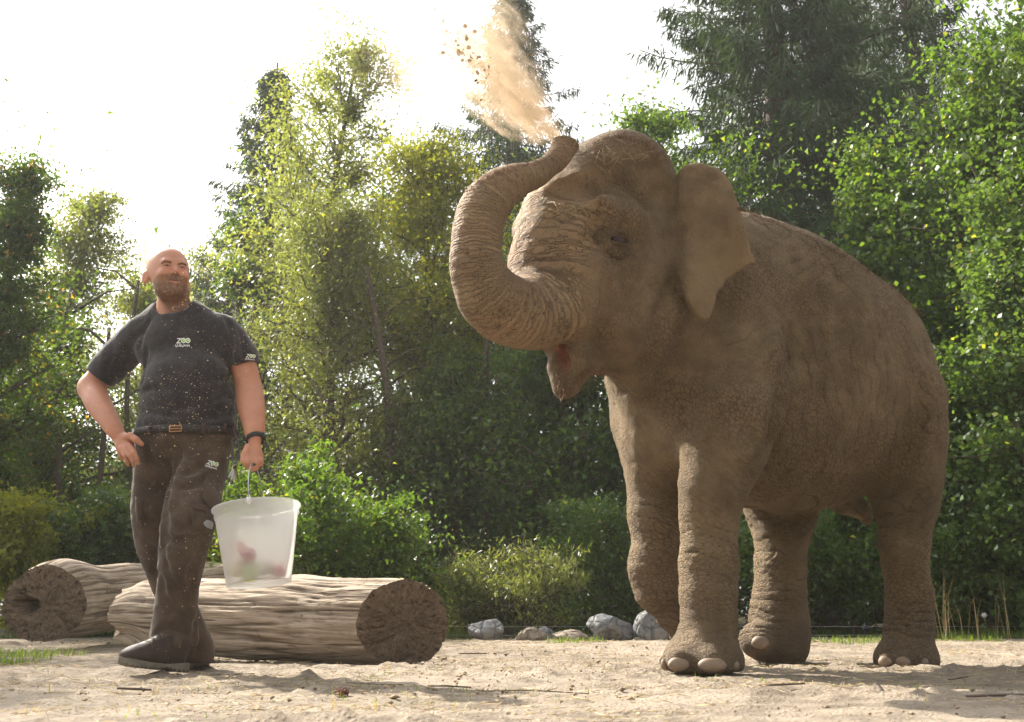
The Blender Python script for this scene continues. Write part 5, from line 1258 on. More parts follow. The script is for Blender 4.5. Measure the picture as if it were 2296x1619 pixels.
    # folds
    for pts, r in [([(300, 835), (285, 800), (300, 760), (330, 735)], [.006, .014, .014, .006]), ([(270, 862), (262, 830), (275, 800)], [.005, .012, .006]), ([(240, 850), (238, 825), (250, 805)], [.004, .01, .005]),
                   ([(528, 865), (505, 850), (480, 850)], [.006, .014, .006]), ([(522, 890), (495, 890), (460, 905)], [.006, .014, .006]), ([(315, 880), (345, 870), (380, 880)], [.006, .012, .005]),
                   ([(312, 915), (345, 925), (390, 935)], [.005, .013, .006]), ([(525, 925), (490, 935), (440, 938)], [.005, .013, .006]), ([(520, 770), (512, 800), (522, 840)], [.006, .016, .008]),
                   ([(330, 780), (322, 820), (316, 860)], [.006, .015, .008]), ([(345, 905), (400, 915), (450, 908)], [.005, .010, .005]), ([(335, 720), (320, 745), (310, 780)], [.004, .01, .006]),
                   ([(500, 700), (515, 730), (522, 765)], [.004, .010, .006]), ([(540, 745), (545, 775), (543, 800)], [.004, .008, .004])]:
        g.groove(pts, np.array(r) * .7, .4, .02)
    V, Q = g.mesh(); V, Q = keep_large(V, Q); V = smooth_mesh(V, Q, 2, .5)
    V = V + vnormals(V, Q) * (.0035 * fbm(V * 9, 3, 31) + .0022 * fbm(V * np.array([26, 26, 12]), 2, 32))[:, None]
    fab = Mat('black_cotton'); ob = fab.coord(); nn = fab.noise(ob, 14, 5); wv = fab.noise(ob, 900, 2)
    c = fab.mix(fab.ramp(nn, .3, .7), (.020, .019, .022), (.040, .037, .040))
    dn = fab.ramp(fab.noise(ob, 5, 5, .7), .45, .75, 0, .25); c = fab.mix(dn, c, (.12, .10, .08))
    spk = fab.ramp(fab.voro(ob, 95, 'F1'), .08, .17, 1, 0); gate = fab.ramp(fab.noise(ob, 11, 3, .7), .48, .60)
    c = fab.mix(fab.math('MULTIPLY', fab.math('MULTIPLY', spk, gate), .55), c, (.42, .29, .17))
    fab.bsdf(c, .92, fab.bump(fab.math('ADD', wv, fab.math('MULTIPLY', nn, 3)), .4, .003), .15, Sheen_Weight=.25)
    np_mesh('t_shirt', V, Q, fab.m, root); sb = bvh_of(V, Q)
    pw = simple('print_white', (.75, .75, .72), .7, var=.02); pg = simple('print_green', (.28, .50, .12), .7, var=.02)
    def logo(bv, u, v, w, rot, under='LJUBLJANA', sh=.15, hs_=1.0):
        h_ = w * .36
        def tr_(d): 
            c_, s_ = math.cos(rot), math.sin(rot); return [(u + c_ * a + s_ * -b, v + s_ * a + c_ * b) for a, b in d[0]], d[1]
        print_on(bv, 'logo_lettering', tr_(([(a, b) for a, b in text2d('Z', 0, 0, w * .33, 0, sh, 1.05)[0]], text2d('Z', 0, 0, w * .33)[1])), pw, shirt_o)
        for i, cx_ in enumerate((.50, .80)):
            print_on(bv, 'logo_letter_ring', tr_(disc2d(w * cx_, -h_ * .52, w * .175, h_ * .52, 18, w * .125, h_ * .36)), pw, shirt_o, .0016)
            print_on(bv, 'logo_green_disc', tr_(disc2d(w * cx_, -h_ * .52, w * .135, h_ * .40)), pg, shirt_o, .0010)
            print_on(bv, 'logo_letter_dot', tr_(disc2d(w * (cx_ + .03), -h_ * .60, w * .05, h_ * .15)), pw, shirt_o, .0018)
        t = text2d(under, 0, 0, w * 1.0, 0, .1, 1.0); print_on(bv, 'logo_lettering', tr_(([(a - w * .06, b + h_ * .62) for a, b in t[0]], t[1])), pw, shirt_o)
    shirt_o = [o for o in root.children if o.name.startswith('t_shirt')][0]
    logo(sb, 395, 770, 33, 0)
    logo(sb, 551, 801, 22, .12, 'LJUBLJANA')

    # ---- trousers
    g = SDF((-1.80, 4.05, .03), (-1.10, 4.98, 1.10), .0062)
    g.ell(P(416, 985, 4.455), (.212, .148, .125), None, .03); g.cone(P(352, 965, 4.46), P(482, 963, 4.45), .093, .093, .05)
    chp(g, [(455, 1005, 4.46, 55), (445, 1076, 4.40, 52), (431, 1130, 4.34, 54), (419, 1188, 4.29, 51), (409, 1250, 4.30, 44), (400, 1312, 4.33, 40), (392, 1395, 4.37, 43), (389, 1450, 4.385, 48)], .03)
    chp(g, [(362, 1010, 4.48, 52), (352, 1105, 4.50, 46), (346, 1155, 4.51, 43), (353, 1229, 4.54, 37), (380, 1304, 4.60, 35), (408, 1380, 4.68, 33), (428, 1437, 4.74, 37), (436, 1476, 4.77, 40)], .03)
    g.ell(P(388, 1486, 4.375), (.19, .17, .066), (nrm((1, 0, .15)), (0, 1, 0), nrm((-.15, 0, 1))), .006, 'sub')
    g.ell(P(436, 1514, 4.80), (.15, .16, .062), None, .006, 'sub')
    Zw = (g.lo[2] + g.h * np.arange(g.n[2])).astype(np.float32)[None, None, :]
    g.a = np.maximum(g.a, Zw - (P(418, 960, 4.30)[2] + .003))
    for pts, r in [([(395, 985), (402, 1020), (392, 1045)], [.004, .008, .010]), ([(392, 1045), (375, 1100), (366, 1160), (362, 1230)], [.010, .018, .018, .012]),
                   ([(330, 1000), (340, 1040), (372, 1060)], [.005, .016, .006]), ([(480, 1010), (450, 1045), (405, 1065)], [.005, .018, .006]), ([(485, 1050), (450, 1080), (400, 1095)], [.004, .014, .006]),
                   ([(320, 1080), (345, 1095), (370, 1100)], [.004, .012, .006]), ([(370, 1175), (400, 1185), (450, 1170)], [.005, .016, .006]), ([(368, 1205), (400, 1215), (455, 1200)], [.005, .014, .006]),
                   ([(372, 1240), (385, 1290), (410, 1330), (425, 1380)], [.006, .018, .02, .008]), ([(440, 1255), (425, 1300), (428, 1350)], [.005, .014, .006]), ([(362, 1330), (385, 1370), (420, 1400)], [.006, .018, .008]),
                   ([(350, 1420), (375, 1405), (410, 1420)], [.006, .018, .006]), ([(378, 1455), (385, 1420), (380, 1380)], [.006, .016, .006]), ([(418, 1450), (412, 1425), (418, 1400)], [.004, .012, .006]),
                   ([(330, 1160), (345, 1170), (368, 1160)], [.004, .012, .005]), ([(330, 1220), (345, 1235), (362, 1235)], [.004, .012, .005]), ([(445, 1380), (435, 1420), (442, 1460)], [.004, .012, .006]), ([(345, 1275), (358, 1300), (362, 1330)], [.004, .010, .005])]:
        g.groove(pts, r, .45, .025)
    for pts, r in [([(380, 1230), (400, 1290), (425, 1345)], [.006, .012, .006]), ([(365, 1395), (395, 1392), (425, 1410)], [.005, .010, .005]), ([(420, 1030), (400, 1080), (385, 1140)], [.005, .008, .005])]:
        g.groove(pts, r, .5, .03, 'add')
    V, Q = g.mesh(); V, Q = keep_large(V, Q); V = smooth_mesh(V, Q, 2, .5)
    V = V + vnormals(V, Q) * (.004 * fbm(V * np.array([10, 10, 6]), 3, 41) + .0022 * fbm(V * 30, 2, 42))[:, None]
    tw = Mat('brown_canvas'); ob = tw.coord(); nn = tw.noise(ob, 10, 5); wv = tw.noise(ob, 700, 2)
    c = tw.mix(tw.ramp(nn, .3, .7), (.052, .035, .024), (.085, .059, .041)); c = tw.mix(tw.ramp(tw.noise(ob, 4, 5, .7), .5, .75, 0, .25), c, (.17, .13, .095))
    spk = tw.ramp(tw.voro(ob, 75, 'F1'), .08, .17, 1, 0); c = tw.mix(tw.math('MULTIPLY', spk, tw.ramp(tw.noise(ob, 8, 3, .7), .5, .62, 0, .45)), c, (.42, .32, .22))
    tw.bsdf(c, .9, tw.bump(tw.math('ADD', wv, tw.math('MULTIPLY', nn, 3)), .35, .003), .15, Sheen_Weight=.15)
    tro = np_mesh('trousers', V, Q, tw.m, root); tb = bvh_of(V, Q); shirt_o = tro
    logo(tb, 463, 1040, 27, .30)
    tw2 = simple('brown_canvas_dark', (.075, .048, .036), .9, var=.3)
    for c4 in ([(462, 1068), (478, 1090), (503, 1108), (492, 1135)],): pass
    patch_on(tb, 'pocket', [(428, 1140), (478, 1130), (470, 1196), (430, 1186)], tw.m, tro, .006, puff=.012)
    patch_on(tb, 'pocket_flap', [(460, 1064), (489, 1116), (480, 1158), (450, 1118)], tw.m, tro, .010, puff=.006)
    patch_on(tb, 'pocket_flap', [(432, 1128), (458, 1136), (456, 1150), (430, 1143)], tw2, tro, .020)
    patch_on(tb, 'pocket', [(305, 1112), (322, 1120), (322, 1185), (307, 1168)], tw.m, tro, .006, puff=.01)
    lab = patch_on(tb, 'pocket_label', [(457, 1166), (470, 1171), (466, 1186), (453, 1181)], simple('label_grey', (.30, .30, .30), .7), tro, .024, thick=.002)
    # belt
    b = MB(); bc = P(418, 958, 4.455); bc[2] = P(418, 960, 4.30)[2]; bm_pts = []
    for t in np.linspace(0, 2 * math.pi, 49):
        bm_pts.append(bc + np.array([.236 * math.cos(t), .157 * math.sin(t), .004 * math.cos(t)]))
    bp = np.array(bm_pts); n_ = len(bp); out = nrm_rows((bp - bc) * np.array([1, 1, 0]))
    Vb = np.concatenate([bp - UP * .018, bp + UP * .018, bp - UP * .018 - out * .006, bp + UP * .018 - out * .006])
    Qb = []
    for i in range(n_ - 1):
        Qb += [[i, i + 1, n_ + i + 1, n_ + i], [n_ + i, n_ + i + 1, 3 * n_ + i + 1, 3 * n_ + i], [2 * n_ + i + 1, 2 * n_ + i, 3 * n_ + i, 3 * n_ + i + 1], [i + 1, i, 2 * n_ + i, 2 * n_ + i + 1]]
    belt = np_mesh('belt', Vb, np.array(Qb), simple('belt_leather', (.022, .018, .016), .55, .4), root, False)
    brass = simple('brass', (.50, .26, .12), .3, .5, Metallic=1.0)
    b = MB(); q0 = P(394, 962, 4.455 - .160); 
    b.tube([q0 + np.array(d) for d in ((-.026, -.004, .012), (.026, -.004, .014), (.026, -.004, -.010), (-.026, -.004, -.012), (-.026, -.004, .012))], .0028, 6); b.tube([q0 + np.array((-.024, -.006, 0)), q0 + np.array((.03, -.006, .002))], .0024, 6); b.build('buckle', brass, belt)
    for (u, w_) in ((338, 9), (455, 8), (505, 8)):
        tx = np.linspace(0, 1, 5); b = MB()
        pts = [on_bvh_or(tb, u, 950 + 26 * t, .012, 4.30) for t in tx]
        b.tube(pts, .007, 6); b.build('belt_loop', tw2, belt)
    # D ring strap by the hip
    b = MB(); q0 = on_bvh_or(tb, 335, 990, .006, 4.3)
    b.tube([q0 + np.array([.013 * math.cos(t), -.004, .010 * math.sin(t)]) for t in np.linspace(0, 2 * math.pi, 14)], .0022, 5); b.build('ring', simple('dark_metal', (.05, .045, .045), .35, .5, Metallic=.8), tro)

    # ---- watch
    wc_ = P(572, 984, 4.30); ax = nrm(P(572, 985, 4.30) - P(568, 940, 4.36)); s1 = nrm(np.cross(ax, (0, 1, 0))); s2 = np.cross(ax, s1)
    ts = np.linspace(0, 2 * math.pi, 25); ring = np.array([wc_ + s1 * .0345 * math.cos(t) + s2 * .032 * math.sin(t) for t in ts]); n_ = len(ring); o_ = nrm_rows(ring - wc_)
    Vb = np.concatenate([ring - ax * .012, ring + ax * .012, ring - ax * .012 + o_ * .004, ring + ax * .012 + o_ * .004]); Qb = []
    for i in range(n_ - 1):
        Qb += [[2 * n_ + i, 2 * n_ + i + 1, 3 * n_ + i + 1, 3 * n_ + i], [i + 1, i, 2 * n_ + i, 2 * n_ + i + 1][::-1], [n_ + i, n_ + i + 1, 3 * n_ + i + 1, 3 * n_ + i][::-1]]
    blk = simple('black_rubber', (.012, .012, .013), .5, .4)
    wa = np_mesh('wristwatch', Vb, np.array(Qb), blk, root)
    side = nrm(s1 * (1 if s1[0] > 0 else -1)); b = MB()
    b.tube([wc_ + side * .032 + (0, 0, 0), wc_ + side * .044], [.020, .019], 16); b.build('watch_case', blk, wa)
    b = MB(); b.tube([wc_ + side * .0435, wc_ + side * .0455], [.014, .014], 16); b.build('watch_face', simple('watch_glass', (.05, .055, .06), .1, .6), wa)

    # ---- boots
    boot(root, P(414, 1508, 4.39), P(301, 1498, 4.23), .0, P(388, 1440, 4.385), True)
    boot(root, P(455, 1496, 4.85), P(392, 1502, 4.66), .0, P(437, 1450, 4.80), False)
    return root

def nrm_rows(a): return a / np.linalg.norm(a, axis=1, keepdims=True)
def on_bvh_or(b, u, v, off, Y):
    p = on_surface(b, u, v, off); return P(u, v, Y) if p is None else p

def boot(root, heel, toe, z0, ankle, tread):
    f = toe - heel; L = np.linalg.norm(f); f = f / L; L = max(L, .285); sd = nrm(np.cross(f, UP)); up = np.cross(sd, f)
    q = lambda a, b, c: heel + f * a * L + sd * b + up * c
    lo = np.minimum(heel, toe) - .12; hi = np.maximum(heel, toe) + .12; hi[2] = heel[2] + .24; lo[2] = min(heel[2], toe[2]) - .05
    def topz(a): return np.interp(a, [.2, .38, .55, .70, .85, 1.0], [.175, .155, .122, .098, .082, .05])
    g = SDF(lo, hi, .0038)
    for a in np.linspace(.16, .90, 12):                                  # upper: section by section
        h_ = topz(a) - .028; w_ = np.interp(a, [.16, .4, .6, .85, .95], [.038, .040, .046, .047, .038])
        g.ell(q(a, 0, .028 + h_ * .42), (.040, w_, h_ * .60), (f, sd, up), .02)
    g.chain([q(.22, 0, .12), ankle * .5 + q(.22, 0, .16) * .5], [.050, .050], .02)
    g.cone(q(.10, 0, .10), q(.10, 0, .14), .030, .030, .015)               # heel counter
    g.cone(q(.12, -.056, .085), q(.45, -.060, .070), .003, .003, .003, None, 'sub'); g.cone(q(.45, -.055, .07), q(.52, -.035, .12), .003, .003, .003, None, 'sub')
    g.cone(q(.12, .056, .085), q(.45, .060, .070), .003, .003, .003, None, 'sub')
    V, Q = g.mesh(); V = smooth_mesh(V, Q, 1, .5)
    V_up, Q_up = V, Q
    lm = simple('boot_leather', (.040, .024, .017), .6, .35, .6, 22, .5)
    b = np_mesh('boot', V, Q, lm, root)
    g = SDF(lo, hi, .0038)
    outl = [(-.02, 0), (.0, -.036), (.12, -.043), (.35, -.036), (.55, -.045), (.80, -.052), (.95, -.038), (1.03, -.012), (1.03, .014), (.94, .042), (.78, .050), (.55, .043), (.35, .036), (.12, .042), (.0, .036)]
    P2 = bez(np.array([(a * L, b_, 0) for a, b_ in outl + outl[:1]]), 4)[:-1, :2]
    sl, X, Y, Z = g.win(g.lo, g.lo + g.h * g.n); dx, dy, dz = X - heel[0], Y - heel[1], Z - heel[2]
    xa = dx * f[0] + dy * f[1] + dz * f[2]; ya = dx * sd[0] + dy * sd[1] + dz * sd[2]; za = dx * up[0] + dy * up[1] + dz * up[2]
    d2 = poly_sd(xa, ya, P2); t = xa / L; zt = np.interp(t, [0, .2, .4, .6, .85, 1.03], [.040, .034, .028, .028, .034, .044]); zb = np.interp(t, [0, .24, .27, .40, .44, .85, 1.03], [0, 0, .008, .008, 0, .002, .012])
    d = np.maximum(d2, np.maximum(za - zt, zb - za)); notch = (np.abs(((t * 15) % 1) - .5) < .16) & (za < zb + .008) & (d2 > -.012)
    g.a = np.where(notch, np.maximum(d, .004), d).astype(np.float32)
    V, Q = g.mesh(); V = smooth_mesh(V, Q, 1, .4)
    np_mesh('sole', V, Q, simple('sole_rubber', (.16, .145, .115), .9, .1, .5, 30, .2), b)
    la = MB(); ub = bvh_of(V_up, Q_up)
    def top(a, b_, off=.002):
        o_ = q(a, b_, .24); loc, nor, _, _ = ub.ray_cast(Vector(o_), Vector(-up)); return (np.array(loc) + up * off) if loc is not None else q(a, b_, topz(a))
    for a in (.36, .42, .48, .54, .60):
        for sg in (1, -1): la.tube([top(a + .03 * t_, sg * (-.030 + .060 * t_)) for t_ in np.linspace(0, 1, 6)], .0030, 5)
    la.tube([top(.71 - .05 * (b_ / .045) ** 2 * 0 - .06 * abs(b_) / .045, b_, .0006) for b_ in np.linspace(-.045, .045, 12)], .0016, 4)
    la.build('lace', simple('lace', (.12, .10, .085), .8), b)
PERSON = build_person()
# ================================================================== bucket
def lathe(prof, seg=64, c=(0, 0, 0)):
    prof = np.array(prof, float); a = np.arange(seg) / seg * 2 * math.pi; n = len(prof)
    V = np.stack([np.outer(prof[:, 0], np.cos(a)), np.outer(prof[:, 0], np.sin(a)), np.repeat(prof[:, 1:2], seg, 1)], -1).reshape(-1, 3) + np.asarray(c)
    i = np.arange(n - 1)[:, None] * seg; j = np.arange(seg)[None]; j2 = (j + 1) % seg
    return V, np.stack([i + j, i + j2, i + seg + j2, i + seg + j], -1).reshape(-1, 4)
def build_bucket():
    bot = P(581, 1309, 4.21); top = P(575, 1137, 4.24); ax = nrm(top - bot); Hh = np.linalg.norm(top - bot)
    R0, R1 = px(bot, 71), px(top, 93)
    t = .0022
    prof = [(0.0001, .004), (R0 - .012, .004), (R0 - .008, 0), (R0, 0), (R0 + .001, .004)]
    prof += [(R0 + (R1 - R0) * q, Hh * q) for q in np.linspace(.03, .86, 12)]
    prof += [(R1 - .006, Hh * .865), (R1 - .002, Hh * .87), (R1 - .001, Hh * .965), (R1 + .008, Hh * .968), (R1 + .009, Hh * .985), (R1 + .006, Hh), (R1 - .003, Hh), (R1 - .005, Hh * .98)]
    prof += [(R0 + (R1 - R0) * q - t - .001, Hh * q) for q in np.linspace(.95, .04, 12)] + [(R0 - .004, .008), (.0001, .008)]
    V, Q = lathe(prof, 80)
    pl = Mat('translucent_plastic'); ob = pl.coord(); n = pl.noise(ob, 9, 4); sc = pl.noise(pl.mapping(ob, (60, 60, 5)), 3, 4)
    d = pl.n('ShaderNodeBsdfPrincipled'); d.inputs['Roughness'].default_value = .38; d.inputs['Specular IOR Level'].default_value = .4
    pl.L(pl.mix(n, (.74, .73, .71), (.82, .81, .80)), d.inputs['Base Color']); tr = pl.n('ShaderNodeBsdfTranslucent'); tr.inputs[0].default_value = (.92, .91, .89, 1)
    rf = pl.n('ShaderNodeBsdfRefraction'); rf.inputs['Color'].default_value = (.9, .9, .89, 1); rf.inputs['Roughness'].default_value = .16; rf.inputs['IOR'].default_value = 1.0
    bm_ = pl.bump(sc, .08, .002); pl.L(bm_, d.inputs['Normal'])
    m1 = pl.n('ShaderNodeMixShader'); m1.inputs[0].default_value = .62; pl.L(d.outputs[0], m1.inputs[1]); pl.L(tr.outputs[0], m1.inputs[2])
    m2 = pl.n('ShaderNodeMixShader'); m2.inputs[0].default_value = .50; pl.L(m1.outputs[0], m2.inputs[1]); pl.L(rf.outputs[0], m2.inputs[2]); pl.L(m2.outputs[0], pl.out.inputs[0])
    rot = Vector(ax).to_track_quat('Z', 'Y')
    r = empty('bucket', tuple(bot), 'white translucent plastic bucket hanging from the hand of the man', 'bucket'); r.rotation_mode = 'QUATERNION'; r.rotation_quaternion = rot
    me_o = np_mesh('bucket_body', V, Q, pl.m); me_o.parent = r
    # lugs and wire handle, in the bucket's own frame
    inv = rot.inverted(); loc = lambda p: np.array(inv @ (Vector(p) - Vector(bot)))
    grip = loc(P(572, 1044, 4.25)); _d = np.array(inv @ Vector((.08, -1, 0))); la = math.atan2(_d[1], _d[0])
    lugs = [np.array([(R1 + .006) * math.cos(a), (R1 + .006) * math.sin(a), Hh * .985]) for a in (la, la + math.pi)]
    pm = Mat('lug_plastic'); pm.bsdf((.78, .77, .75), .4, None, .4)
    for i, l in enumerate(lugs):
        o_ = nrm(l * np.array([1, 1, 0])); s_ = nrm(np.cross(o_, UP)); b = MB()
        bm = bmesh.new(); bmesh.ops.create_cube(bm, size=1); bmesh.ops.bevel(bm, geom=bm.edges[:], offset=.25, segments=3, affect='EDGES')
        me = bpy.data.meshes.new('lug'); 
        for v in bm.verts:
            x, y, z = v.co; w = .024 * (1 - .45 * max(0, z + .2)); p = l + s_ * x * w + o_ * y * .006 + UP * (z * .040 - .002); v.co = p
        bm.to_mesh(me); bm.free(); me.materials.append(pm.m)
        for p in me.polygons: p.use_smooth = True
        o = bpy.data.objects.new('lug', me); COL.objects.link(o); o.parent = r
    st = simple('steel_wire', (.42, .41, .42), .28, .5, Metallic=1.0)
    h1, h2 = lugs[0] + UP * .010, lugs[1] + UP * .010
    pts = []
    for tt in np.linspace(0, 1, 40):
        a = math.pi * tt; base = (h1 + h2) / 2 + (h1 - h2) / 2 * math.cos(a); k = math.sin(a) ** .75
        pts.append(base * (1) + (grip - (h1 + h2) / 2) * np.array([1, 1, 1]) * k * np.array([k, k, 1]))
    b = MB(); b.tube(np.array(pts), .0026, 7); b.tube([h1 + nrm(h1 * (1, 1, 0)) * .008, h1 - nrm(h1 * (1, 1, 0)) * .012], .0026, 6); b.tube([h2 + nrm(h2 * (1, 1, 0)) * .008, h2 - nrm(h2 * (1, 1, 0)) * .012], .0026, 6)
    o = b.build('handle', st); o.parent = r
    b = MB(); mid = [p for p in pts[17:23]]; b.tube(np.array(mid), .006, 8); o = b.build('handle_grip', simple('grip_black', (.03, .03, .035), .5)); o.parent = r
    # food in it
    R = np.array(rot.to_matrix())
    def world(x, y, z): return bot + ax * z + np.array([x, y, 0])
    # (name, place, radii, colour, label, category, tilt)
    items = [('carrot', (-.040, -.098, .140), (.055, .024, .026), (.75, .20, .09), 'reddish orange carrot piece standing highest inside the bucket', 'carrot', 2.2),
             ('beetroot', (-.005, -.115, .11), (.028, .026, .030), (.50, .035, .06), 'small dark red beetroot below the carrot inside the bucket', 'beetroot', 0.3),
             ('apple', (-.058, -.066, .060), (.046, .038, .035), (.72, .55, .22), 'yellowish apple at the left side of the bucket floor', 'apple', 0.4),
             ('pear', (.0, -.095, .05), (.050, .036, .034), (.52, .62, .18), 'pale green pear in the middle of the bucket floor', 'pear', 0.9),
             ('bread_roll', (.050, -.075, .065), (.042, .035, .032), (.50, .33, .17), 'brown bread roll at the right side of the bucket floor', 'bread', 0.1),
             ('radish', (.090, -.058, .055), (.024, .024, .03), (.75, .10, .14), 'red radish against the right wall of the bucket', 'radish', 0.5)]
    for nm, c, rad, col, lab, cat, ry in items:
        bm = bmesh.new(); bmesh.ops.create_icosphere(bm, subdivisions=3, radius=1)
        for v in bm.verts:
            p = np.array(v.co); k = 1 + .12 * float(fbm(p * 1.7 + c[0] * 50, 2, 5))
            if nm == 'carrot': k *= 1 - .35 * (p[0] + 1) / 2
            if nm == 'pear': k *= 1 - .28 * max(p[0], 0)
            if nm == 'apple': p[2] *= 1 - .25 * math.exp(-((p[0] ** 2 + p[1] ** 2) / .08))
            v.co = Vector(p * k * np.array(rad))
        me = bpy.data.meshes.new(nm); bm.to_mesh(me); bm.free(); me.materials.append(simple(nm + '_skin', col, .5))
        for p in me.polygons: p.use_smooth = True
        o = bpy.data.objects.new(nm, me); o.location = world(*c); o.rotation_euler = (.2, -ry, .3); COL.objects.link(o); tag(o, lab, cat, 'food in the bucket')
    # keys
    kr = empty('key_bunch', tuple(P(529, 1000, 4.33)), 'bunch of metal keys on a snap hook hanging from the belt of the man', 'keys')
    sm = simple('key_steel', (.35, .32, .28), .3, .5, Metallic=1.0); dk = simple('hook_metal', (.10, .10, .11), .3, .5, Metallic=1.0)
    b = MB(); b.tube([P(524, 957, 4.33), P(527, 975, 4.325), P(528, 984, 4.32)], .006, 6); b.build('strap', simple('strap_brown', (.08, .04, .03), .8), kr)
    def loop(c, w, h, th, n=20): return [c + np.array([w * math.cos(t) + .10 * w * math.sin(2 * t), 0, h * math.sin(t)]) for t in np.linspace(0, 2 * math.pi, n)]
    b = MB(); b.tube(loop(P(527, 990, 4.315), .013, .018, 0), .0026, 6); b.build('ring', dk, kr)
    b = MB(); b.tube(loop(P(528, 1015, 4.305), .015, .050, 0), .0032, 6); b.build('snap_hook', dk, kr)
    b = MB(); b.tube(loop(P(529, 1040, 4.30), .012, .012, 0), .0016, 6); b.build('ring', sm, kr)
    for k, (a, ln) in enumerate([(-.35, .052), (-.18, .058), (-.02, .060), (.12, .055), (.55, .060), (.85, .052)]):
        bm = bmesh.new(); bmesh.ops.create_cube(bm, size=1); c0 = P(529, 1044, 4.30) + np.array([.002 * k - .006, -.002 * k, 0])
        for v in bm.verts: v.co = Vector((v.co.x * .007, v.co.y * .002, v.co.z * ln - ln * .5 - .006))
        bmesh.ops.create_circle(bm, cap_ends=True, segments=12, radius=.009, matrix=Matrix.Rotation(math.pi / 2, 4, 'X') @ Matrix.Translation((0, -.008, 0)))
        for j in range(3): bmesh.ops.create_cube(bm, size=1, matrix=Matrix.Translation((.005, 0, -ln * (.6 + .14 * j))) @ Matrix.Diagonal((.005, .002, .004, 1)))
        me = bpy.data.meshes.new('key'); bm.to_mesh(me); bm.free(); me.materials.append(sm if k < 4 else simple('key_brass', (.55, .33, .10), .3, .5, Metallic=1.0))
        o = bpy.data.objects.new('key', me); o.location = c0; o.rotation_euler = (.1 * k - .2, -a, .3 * k); link(o, kr)
build_bucket()
# ================================================================== thrown dust
def dust_particles(name, label, C, r, g, mat, kind='stuff'):
    n = len(C); T4 = np.array([(1, 1, 1), (1, -1, -1), (-1, 1, -1), (-1, -1, 1)], float); V = C[:, None] + T4[None] * r[:, None, None] * .6 * g.uniform(.6, 1.3, (n, 1, 3)) + g.normal(size=(n, 4, 3)) * r[:, None, None] * .2
    F4 = np.array([(0, 1, 2), (0, 3, 1), (0, 2, 3), (1, 3, 2)]) if n < 8000 else np.array([(0, 1, 2), (0, 3, 1)]); o = np_mesh(name, V.reshape(-1, 3), (np.arange(n)[:, None, None] * 4 + F4).reshape(-1, 3), mat, None, False); tag(o, label, 'dust', kind='stuff'); return o
def dust_mat(name, col, tr=.35):
    m = Mat(name); d = m.n('ShaderNodeBsdfDiffuse'); d.inputs[0].default_value = (*col, 1); t = m.n('ShaderNodeBsdfTranslucent'); t.inputs[0].default_value = (*[min(1, c * 1.2) for c in col], 1)
    x = m.n('ShaderNodeMixShader'); x.inputs[0].default_value = tr; m.L(d.outputs[0], x.inputs[1]); m.L(t.outputs[0], x.inputs[2]); m.L(x.outputs[0], m.out.inputs[0]); return m.m
def clod_label(k):
    return ('large ', 'small ', 'flat ', 'long ', 'dark ')[k % 5] + 'brown clod of soil flying at the ' + ('upper left', 'left', 'lower left', 'front', 'lower front')[(k // 5) % 5] + ' of the thrown dust'
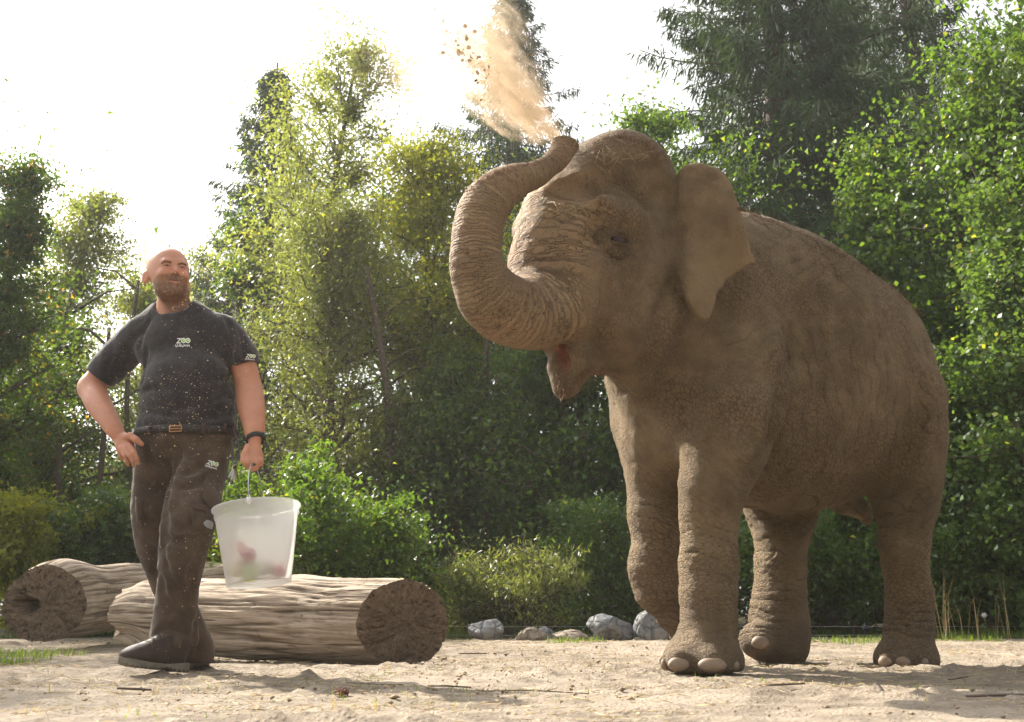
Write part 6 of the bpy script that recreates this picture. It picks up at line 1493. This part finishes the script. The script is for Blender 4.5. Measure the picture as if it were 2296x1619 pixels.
def build_dust():
    g = np.random.default_rng(900); tip = P(1267, 322, 4.12); end = P(1008, 88, 4.0); ax = nrm(end - tip); L = np.linalg.norm(end - tip)
    sx = nrm(np.cross(ax, (0, 1, 0))); sy = np.cross(ax, sx)
    def R(t): return .024 + .37 * np.clip(t, 0, 2) ** .85
    # closed shell the dust hangs in
    ts = np.linspace(-.02, 1.45, 30); V, Q = tube([tip + ax * L * t for t in ts], [1.25 * R(max(t, 0)) + .02 for t in ts], 28)
    M = Matrix(((sx[0], sy[0], ax[0], tip[0]), (sx[1], sy[1], ax[1], tip[1]), (sx[2], sy[2], ax[2], tip[2]), (0, 0, 0, 1)))
    inv = np.array(M.inverted()); V = V @ inv[:3, :3].T + inv[:3, 3]
    m = Mat('dust_cloud'); ob = m.coord(); sep = m.n('ShaderNodeSeparateXYZ'); m.L(ob, sep.inputs[0]); x, y, z = sep.outputs
    zt = m.math('DIVIDE', z, L); Rz = m.math('ADD', .022, m.math('MULTIPLY', .37, m.math('POWER', m.math('MAXIMUM', zt, 0.0001), .85)))
    w1 = m.noise(m.mapping(ob, (1, 1, .45)), 7, 3, .6); w2 = m.noise(m.mapping(ob, (1, 1, .38)), 13, 8, .74, .8)
    rr = m.math('SQRT', m.math('ADD', m.math('MULTIPLY', x, x), m.math('MULTIPLY', y, y)))
    q = m.math('DIVIDE', rr, Rz)
    f = m.math('ADD', m.math('SUBTRACT', .84, q), m.math('ADD', m.math('MULTIPLY', m.math('SUBTRACT', w1, .5), 1.5), m.math('MULTIPLY', m.math('SUBTRACT', w2, .5), 4.4)))
    dens = m.math('POWER', m.ramp(f, -.05, 1.15), 1.3)
    fade = m.ramp(zt, .85, 1.35, 1, .05)
    dens = m.math('MULTIPLY', m.math('MULTIPLY', dens, fade), m.math('DIVIDE', 3.3, m.math('ADD', Rz, .02)))
    dens = m.math('MULTIPLY', dens, m.ramp(q, .85, 1.15, 1, 0))
    pv = m.n('ShaderNodeVolumePrincipled'); m.L(m.mix(w2, (.64, .49, .33), (.83, .68, .50)), pv.inputs['Color']); m.L(dens, pv.inputs['Density']); pv.inputs['Anisotropy'].default_value = .35
    m.L(pv.outputs[0], m.out.inputs['Volume'])
    o = np_mesh('dust_cloud', V, Q, m.m, None, True); o.matrix_world = M; tag(o, 'cloud of tan dust blown up and left out of the raised trunk', 'dust cloud', kind='stuff')
    # grains
    tan = dust_mat('dust_grain', (.52, .36, .20)); n = 26000; t = g.uniform(0, 1.25, n) ** .8; a = g.uniform(0, 2 * math.pi, n); rr = np.abs(g.normal(0, .50, n)) * R(t)
    C = tip + ax * (t * L)[:, None] + sx * (rr * np.cos(a))[:, None] + sy * (rr * np.sin(a))[:, None]
    keep = fbm(C * np.array([9, 9, 9]), 3, 2) > -.25; C = C[keep]
    dust_particles('sand_grains', 'fine sand grains flying in the blown dust', C, g.exponential(.0007, len(C)) + .0005, g, tan)
    # falling veil of grains over the centre and the man
    n = 30000; u = g.normal(830, 230, n); v = g.normal(650, 330, n); Y = g.uniform(3.2, 5.6, n); ok = (u > 20) & (u < 1600) & (v < 1480) & (v > -40); u, v, Y = u[ok], v[ok], Y[ok]
    C = np.array([P(a_, b_, c_) for a_, b_, c_ in zip(u, v, Y)]); C = C[C[:, 2] > .1]; dust_particles('falling_dust', 'veil of fine dust grains drifting down over the clearing', C, g.exponential(.00035, len(C)) + .00045, g, tan)
    n = 4600; u = g.normal(430, 95, n); v = g.normal(900, 260, n); Y = g.uniform(3.75, 4.12, n); ok = (v > 520) & (v < 1500) & (u > 150) & (u < 700); u, v, Y = u[ok], v[ok], Y[ok]
    C = np.array([P(a_, b_, c_) for a_, b_, c_ in zip(u, v, Y)]); C = C[fbm(C * 4.5, 3, 61) > g.uniform(-.5, .6, len(C))]; dust_particles('falling_dust', 'pale specks of dust falling in front of the man', C, g.exponential(.0006, len(C)) + .0004, g, dust_mat('dust_speck', (.72, .55, .34)))
    n = 160; u = g.uniform(0, 1000, n); v = g.uniform(0, 560, n); Y = g.uniform(2.6, 4.6, n); C = np.array([P(a_, b_, c_) for a_, b_, c_ in zip(u, v, Y)]); dust_particles('flying_grit', 'dark grit thrown far left across the sky', C, g.exponential(.0010, n) + .0006, g, simple('grit', (.06, .045, .035), .9))
    # clods at the head of the throw
    cm = simple('clod_brown', (.12, .072, .042), .95, .1, .4, 60, .3); cl = []
    for k in range(26):
        bm = bmesh.new(); bmesh.ops.create_icosphere(bm, subdivisions=2, radius=1); 
        for w in bm.verts: w.co = w.co * (1 + .35 * float(fbm(np.array(w.co) * 1.6 + k * 3, 2, 8)))
        me = bpy.data.meshes.new('dirt_clod'); bm.to_mesh(me); bm.free(); me.materials.append(cm); u = 1020 + g.normal() * 26 + k * 1.5; v = 70 + (u - 1000) * .85 + g.normal() * 26
        if k == 0: u, v = 975, 20
        o = bpy.data.objects.new('dirt_clod', me); o.location = P(u, v, 3.98 + g.normal() * .05); r = g.uniform(.004, .011); o.scale = (r * g.uniform(.8, 1.6), r, r * g.uniform(.5, 1)); o.rotation_euler = g.uniform(0, 6, 3); COL.objects.link(o)
        tag(o, 'single clod of soil flying highest left of the dust' if k == 0 else clod_label(k), 'clod', 'clods of soil in the thrown dust')
    n = 900; u = 1030 + g.normal(size=n) * 38; v = 80 + (u - 1000) * .85 + g.normal(size=n) * 36; C = np.array([P(a_, b_, 3.98 + c_) for a_, b_, c_ in zip(u, v, g.normal(size=n) * .05)])
    dust_particles('soil_crumbs', 'small dark soil crumbs at the front of the thrown dust', C, g.exponential(.0013, n) + .0006, g, cm)
build_dust()
